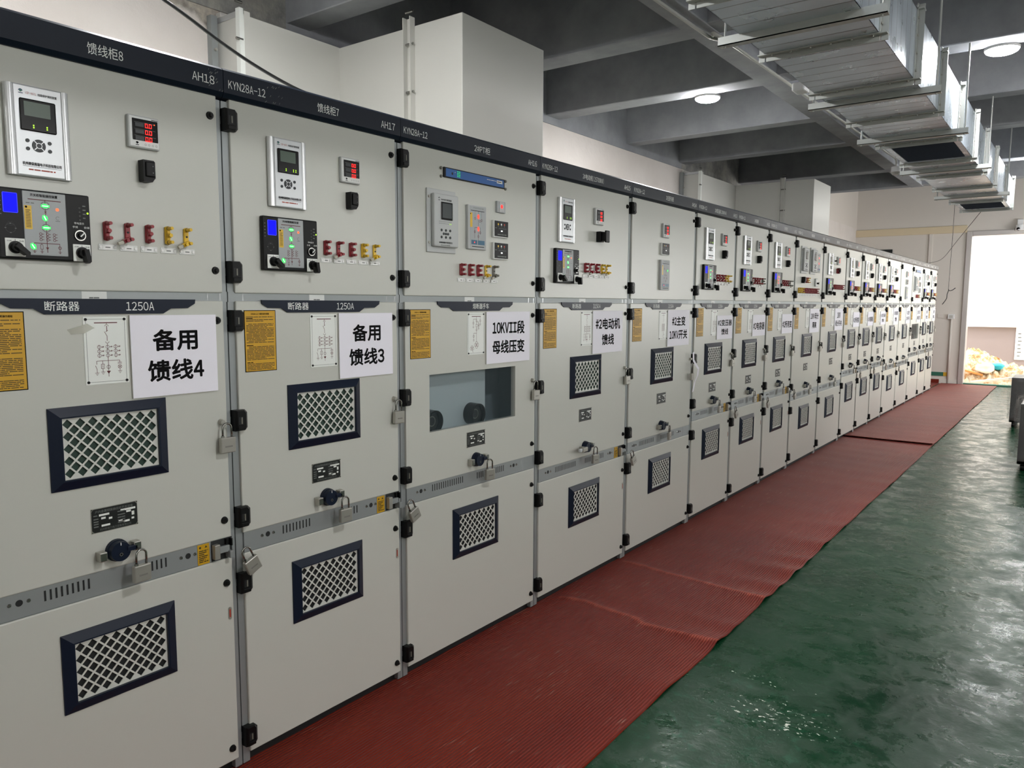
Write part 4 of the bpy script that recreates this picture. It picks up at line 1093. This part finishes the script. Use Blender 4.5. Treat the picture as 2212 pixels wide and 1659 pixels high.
# ------------------------------------------------------------------ ventilation duct
FY = [-2.4, -1.5, -.65, .25, 1.15, 2.06, 2.97, 3.8, 4.65, 5.5, 6.39, 7.34, 8.16, 9.1, 10.33, 11.3]
xa, xb, za, zb_ = .975, 1.48, 2.85, 3.2
duct = thing('ventilation_duct', 'galvanised rectangular ventilation duct hung under the beams over the aisle', 'duct', (1.23, 0, za))
for a, b_ in zip(FY, FY[1:]):
    s_ = MB(); a, b_ = a + .006, b_ - .006
    op = {6.39: (6.54, 7.27), 10.33: (10.6, 11.2)}.get(round(a - .006, 2))
    X0, X1, Z1 = xa - 1.23, xb - 1.23, zb_ - za
    s_.box(X0, X0 + .002, a, b_, 0, Z1, 'duct_sheet').box(X1 - .002, X1, a, b_, 0, Z1, 'duct_sheet').box(X0, X1, a, b_, Z1 - .002, Z1, 'duct_sheet')
    if op:
        s_.box(X0, X1, a, op[0], 0, .002, 'duct_sheet').box(X0, X1, op[1], b_, 0, .002, 'duct_sheet').box(X0, X0 + .04, op[0], op[1], 0, .002, 'duct_sheet').box(X1 - .04, X1, op[0], op[1], 0, .002, 'duct_sheet')
    else: s_.box(X0, X1, a, b_, 0, .002, 'duct_sheet')
    seg = s_.build('duct_section', duct)
    if op:
        q = MB().box(X0 + .045, X1 - .045, op[0] + .01, op[1] - .01, .004, .008, 'slab')
        for k in range(26): q.box(X0 + .045, X1 - .045, op[0] + .01 + k * (op[1] - op[0] - .02) / 26, op[0] + .013 + k * (op[1] - op[0] - .02) / 26, -.002, .004, 'slab')
        q.build('air_grille', seg)
for yy in FY:
    f_ = MB()
    for o_ in (-.03, .003):
        f_.box(xa - 1.23 - .034, xb - 1.23 + .034, yy + o_, yy + o_ + .027, -.006, .0, 'bracket', .001, 1); f_.box(xa - 1.23 - .035, xb - 1.23 + .035, yy + o_, yy + o_ + .027, zb_ - za, zb_ - za + .006, 'bracket')
        for xx in (xa - 1.23 - .0065, xb - 1.23 + .0005): f_.box(xx, xx + .006, yy + o_, yy + o_ + .027, .0002, zb_ - za + .03, 'bracket')
        f_.box(xa - 1.23, xb - 1.23, yy - .003 + (o_ > 0) * .0032, yy - .0002 + (o_ > 0) * .0032, -.03, -.0062, 'bracket')
        for k in range(6): f_.cyl((xa - 1.23 + .03 + k * .09, yy + o_ + .0135, -.012), (xa - 1.23 + .03 + k * .09, yy + o_ + .0135, -.005), .006, .006, 'nickel', 8)
        for k in range(4): f_.cyl((xb - 1.23 + .005, yy + o_ + .0135, .04 + k * .09), (xb - 1.23 + .012, yy + o_ + .0135, .04 + k * .09), .006, .006, 'nickel', 8)
    f_.box(xb - 1.23 + .007, xb - 1.23 + .035, yy - .0025, yy + .0025, -.03, zb_ - za + .03, 'bracket').box(xa - 1.23 - .035, xa - 1.23 - .007, yy - .0025, yy + .0025, -.03, zb_ - za + .03, 'bracket')
    f_.build('flange', duct)
for yy in (-1.1, .6, 2.0, 3.46, 4.88, 6.12, 7.75, 9.74):
    MB().box(xa - 1.23 - .1, xb - 1.23 + .1, yy - .022, yy + .022, -.034, -.03, 'bracket').box(xa - 1.23 - .1, xb - 1.23 + .1, yy - .022, yy - .018, -.034, .004, 'bracket').build('hanger_bar', duct)
    for xx in (xa - 1.23 - .075, xb - 1.23 + .075): MB().cyl((xx, yy, -.04), (xx, yy, ZS - za), .006, .006, 'bracket', 8).build('hanger_rod', duct)

# ------------------------------------------------------------------ lamps
def lamp(x, y, lab):
    o = thing('ceiling_lamp', lab, 'lamp', (x, y, 3.41), 'round ceiling lamps')
    MB().cyl((0, 0, -.015), (0, 0, .0), .104, .108, 'lamp_rim', 32).build('lamp_base', o)
    b = MB(); rs = [(.1, -.015), (.096, -.024), (.08, -.033), (.05, -.039), (.0, -.041)]
    for (r0, z0), (r1, z1) in zip(rs, rs[1:]): b.cyl((0, 0, z0), (0, 0, z1), r0, r1, 'lamp_glow', 32, False)
    b.build('diffuser', o)
lamp(-.4, 6.36, 'lit round lamp under a beam left of the duct'); lamp(1.72, 6.36, 'lit round lamp under a beam right of the duct')
for x, y in ((-.4, 1.75), (2.7, 1.75), (1.72, 11.2), (1.72, 15.6), (-.4, -2.9 + .0), (1.72, -2.6)):
    lamp(x, y, 'round lamp on the ceiling outside the view')
# conduit with junction box and detector beside the duct
o = thing('cable_conduit', 'grey conduit pipe running under the beam beside the duct', 'conduit', (0, 0, 3.38))
MB().tube(bez([(.2, -2, 0), (.21, 3, 0), (.215, 4.7, 0), (.23, 4.92, .0), (.27, 5.0, .0)], 6), .011, 'pvc', 10).build('pipe', o)
MB().tube(bez([(.25, 4.88, .0), (.28, 4.95, 0), (.31, 6.2, 0), (.36, 8.0, -.01), (.4, 9.7, -.02), (.42, 9.95, -.04), (.42, 9.98, -.12)], 6), .011, 'pvc', 10).build('pipe', o)
tag(MB().box(-.05, .05, -.07, .07, -.055, .01, 'lamp_rim', .012).build('junction_box', None, (.4, 6.28, 3.36)), 'small white box fixed beside the duct near the left lamp', 'junction box')
o = thing('smoke_detector', 'round white detector hanging from the conduit end beside the duct', 'detector', (.42, 9.98, 3.2))
MB().cyl((0, 0, 0), (0, 0, .06), .055, .05, 'lamp_rim', 24).build('base', o); MB().cyl((0, 0, -.03), (0, 0, 0), .035, .055, 'pvc', 24).build('sensor_head', o)

# ------------------------------------------------------------------ far wall fittings
tag(MB().tube([(.08, YE - .02, .0), (.08, YE - .02, 1.38)], .02, 'end_wall', 10).build('conduit_pipe'), 'white pipe climbing the far wall to a socket box', 'pipe')
o = thing('wall_socket', 'white socket box on top of the pipe on the far wall', 'socket', (.07, YE, 1.42)); MB().box(-.06, .06, -.05, 0, -.05, .05, 'lamp_rim', .006).build('box', o); MB().poly([(0, 0)] * 3, 0, 'dark') if False else None
MB().box(-.035, .035, -.054, -.05, -.03, .03, 'pvc', .003).build('socket_face', o)
tag(MB().box(-.055, .055, -.012, 0, -.045, .045, 'end_wall', .003).build('blank_plate', None, (-.13, YE, 1.43)), 'blank square plate on the far wall beside the last cabinet', 'switch plate')
hc = MB().tube(bez([(.29, 16, 4.34), (.3, 16, 3.2), (.29, 16, 2.4), (.285, 16, 1.93)], 8), .0045, 'cable_grey', 8).tube(bez([(.285, 16, 1.95), (.3, 16, 1.92), (.35, 15.98, 1.93), (.4, 15.97, 1.97)], 6), .007, 'cable', 8).tube(bez([(.29, 16, 1.93), (.27, 16, 1.86), (.26, 16, 1.77), (.2, 16, 1.67)], 6), .007, 'cable', 8)
tag(hc.build('hanging_cable'), 'black cable with a frayed end hanging before the far wall', 'cable')
tag(MB().tube(bez([(1.2, 11.3, 2.86), (.75, 12.9, 2.6), (.35, 14.5, 2.42), (-.0, 15.6, 2.41)], 8), .004, 'cable_grey', 8).build('sagging_cable'), 'thin grey cable sagging from the duct end to the row', 'cable')
o = thing('security_camera', 'white dome security camera beside the top of the far doorway', 'camera', (1.17, YE - .06, 3.2))
MB().box(-.05, .05, -.02, .06, .02, .16, 'lamp_rim', .01).build('mount', o); MB().cyl((0, -.03, -.06), (0, -.03, .05), .085, .07, 'lamp_rim', 24).build('housing', o); MB().cyl((-.02, -.11, -.04), (-.02, -.08, -.03), .03, .035, 'black_gloss', 18).build('lens', o)

# outside debris
hb = MB(); vs_ = []; nu, nv = 64, 22
rr = random.Random(3)
for j in range(nv + 1):
    for k in range(nu + 1):
        x = -.6 + 3.2 * k / nu; y = 19.6 + 2.0 * j / nv
        h_ = .62 * math.exp(-((x - .25) / .5) ** 2) + .3 * math.exp(-((x - 1.1) / .6) ** 2) + .1
        vs_.append((x, y, -.12 + h_ * math.sin(math.pi * j / nv) + rr.uniform(-.07, .07)))
hb.add(vs_, [(j * (nu + 1) + k, j * (nu + 1) + k + 1, (j + 1) * (nu + 1) + k + 1, (j + 1) * (nu + 1) + k) for j in range(nv) for k in range(nu)], 'rubble', False)
h = hb.build('rubble_heap'); tag(h, 'sunlit heap of sandy rubble outside the far doorway', 'rubble'); h['kind'] = 'stuff'
def blobm(b, c0, r_, m, sd):
    rr_ = random.Random(sd); bm = bmesh.new(); bmesh.ops.create_icosphere(bm, subdivisions=3, radius=1)
    ph = [rr_.uniform(0, 6) for _ in range(4)]
    for q in bm.verts:
        n_ = q.co.copy(); s_ = 1 + .12 * math.sin(5 * n_.x + ph[0]) + .1 * math.sin(6 * n_.y + ph[1]) + .1 * math.sin(5 * n_.z + ph[2])
        q.co = Vector((n_.x * r_[0], n_.y * r_[1], n_.z * r_[2])) * s_
    bm.verts.index_update()
    b.add([(Vector(c0) + q.co)[:] for q in bm.verts], [[q.index for q in f_.verts] for f_ in bm.faces], m, True); bm.free(); return b
tag(blobm(MB(), (0, 0, 0), (.2, .16, .11), 'sack', 1).build('plastic_sack', None, (.62, 19.9, .26)), 'crumpled white sack on the rubble outside the doorway', 'sack')
tag(blobm(MB(), (0, 0, 0), (.17, .12, .08), 'blue_bag', 2).build('plastic_bag', None, (.8, 20.1, .3)), 'crumpled cyan plastic bag on the rubble outside', 'bag')
tag(MB().box(-.35, .35, -.05, .05, -.02, .02, 'plank', .004).build('wood_plank', None, (.25, 19.75, .2), (.1, .25, .2)), 'orange wooden plank lying on the rubble outside', 'plank')
tag(MB().box(-.8, .8, -.06, .06, -.025, .025, 'sack', .004).build('white_board', None, (1.2, 19.3, .12), (.0, -.17, .1)), 'long white board leaning across the rubble outside', 'board')
gb = MB().box(-.11, .11, -.01, 0, -.4, .4, 'fence_white', .004)
for k in range(7): gb.box(-.06, .0 + .01 * (k % 3), -.012, -.01, .22 - k * .09, .25 - k * .09, 'grey_ink')
tag(gb.build('notice_strip', None, (1.12, 22.19, .74)), 'tall white notice strip with grey marks on the outside wall', 'notice')

# wrapped black trolleys at the right edge
def trolley(x, y, lab):
    o = thing('equipment_trolley', lab, 'trolley', (x, y, 0), 'plastic-wrapped trolleys at the right edge')
    fb_ = MB()
    for a in (0, .62):
        for b_ in (0, .6): fb_.box(a, a + .07, b_, b_ + .07, .07, .66, 'black_steel', .004)
    fb_.box(0, .69, 0, .67, .62, .68, 'black_steel', .005).box(0, .69, 0, .67, .07, .13, 'black_steel', .005).box(.07, .2, .02, .64, .13, .62, 'black_steel')
    fb_.build('frame', o)
    for a in (.05, .64):
        for b_ in (.06, .6): MB().cyl((a - .02, b_, .035), (a + .02, b_, .035), .035, .035, 'black', 16).build('wheel', o)
    b = MB(); rr_ = random.Random(int(y * 10)); n = 28; zs = [.72, .70, .6, .45, .3, .18, .1]
    vs_ = []
    for q, z in enumerate(zs):
        for k in range(n):
            t = k / n * 4; s_ = int(t); u = t - s_
            e = .035 + (rr_.uniform(-.02, .03) if q > 0 else -.03)
            p = [(u * .69, -e), (.69 + e, u * .67), (.69 - u * .69, .67 + e), (-e, .67 - u * .67)][s_]
            vs_.append((p[0], p[1], z + rr_.uniform(-.015, .015)))
    b.add(vs_, [(q * n + k, q * n + (k + 1) % n, (q + 1) * n + (k + 1) % n, (q + 1) * n + k) for q in range(len(zs) - 1) for k in range(n)] + [tuple(range(n))], 'wrap', True)
    b.build('plastic_wrap', o, label='clear crumpled plastic wrap')
trolley(1.57, 12.3, 'farther black steel trolley wrapped in clear plastic at the right edge')
trolley(1.85, 9.05, 'nearer black steel trolley in clear plastic, cut by the right edge')
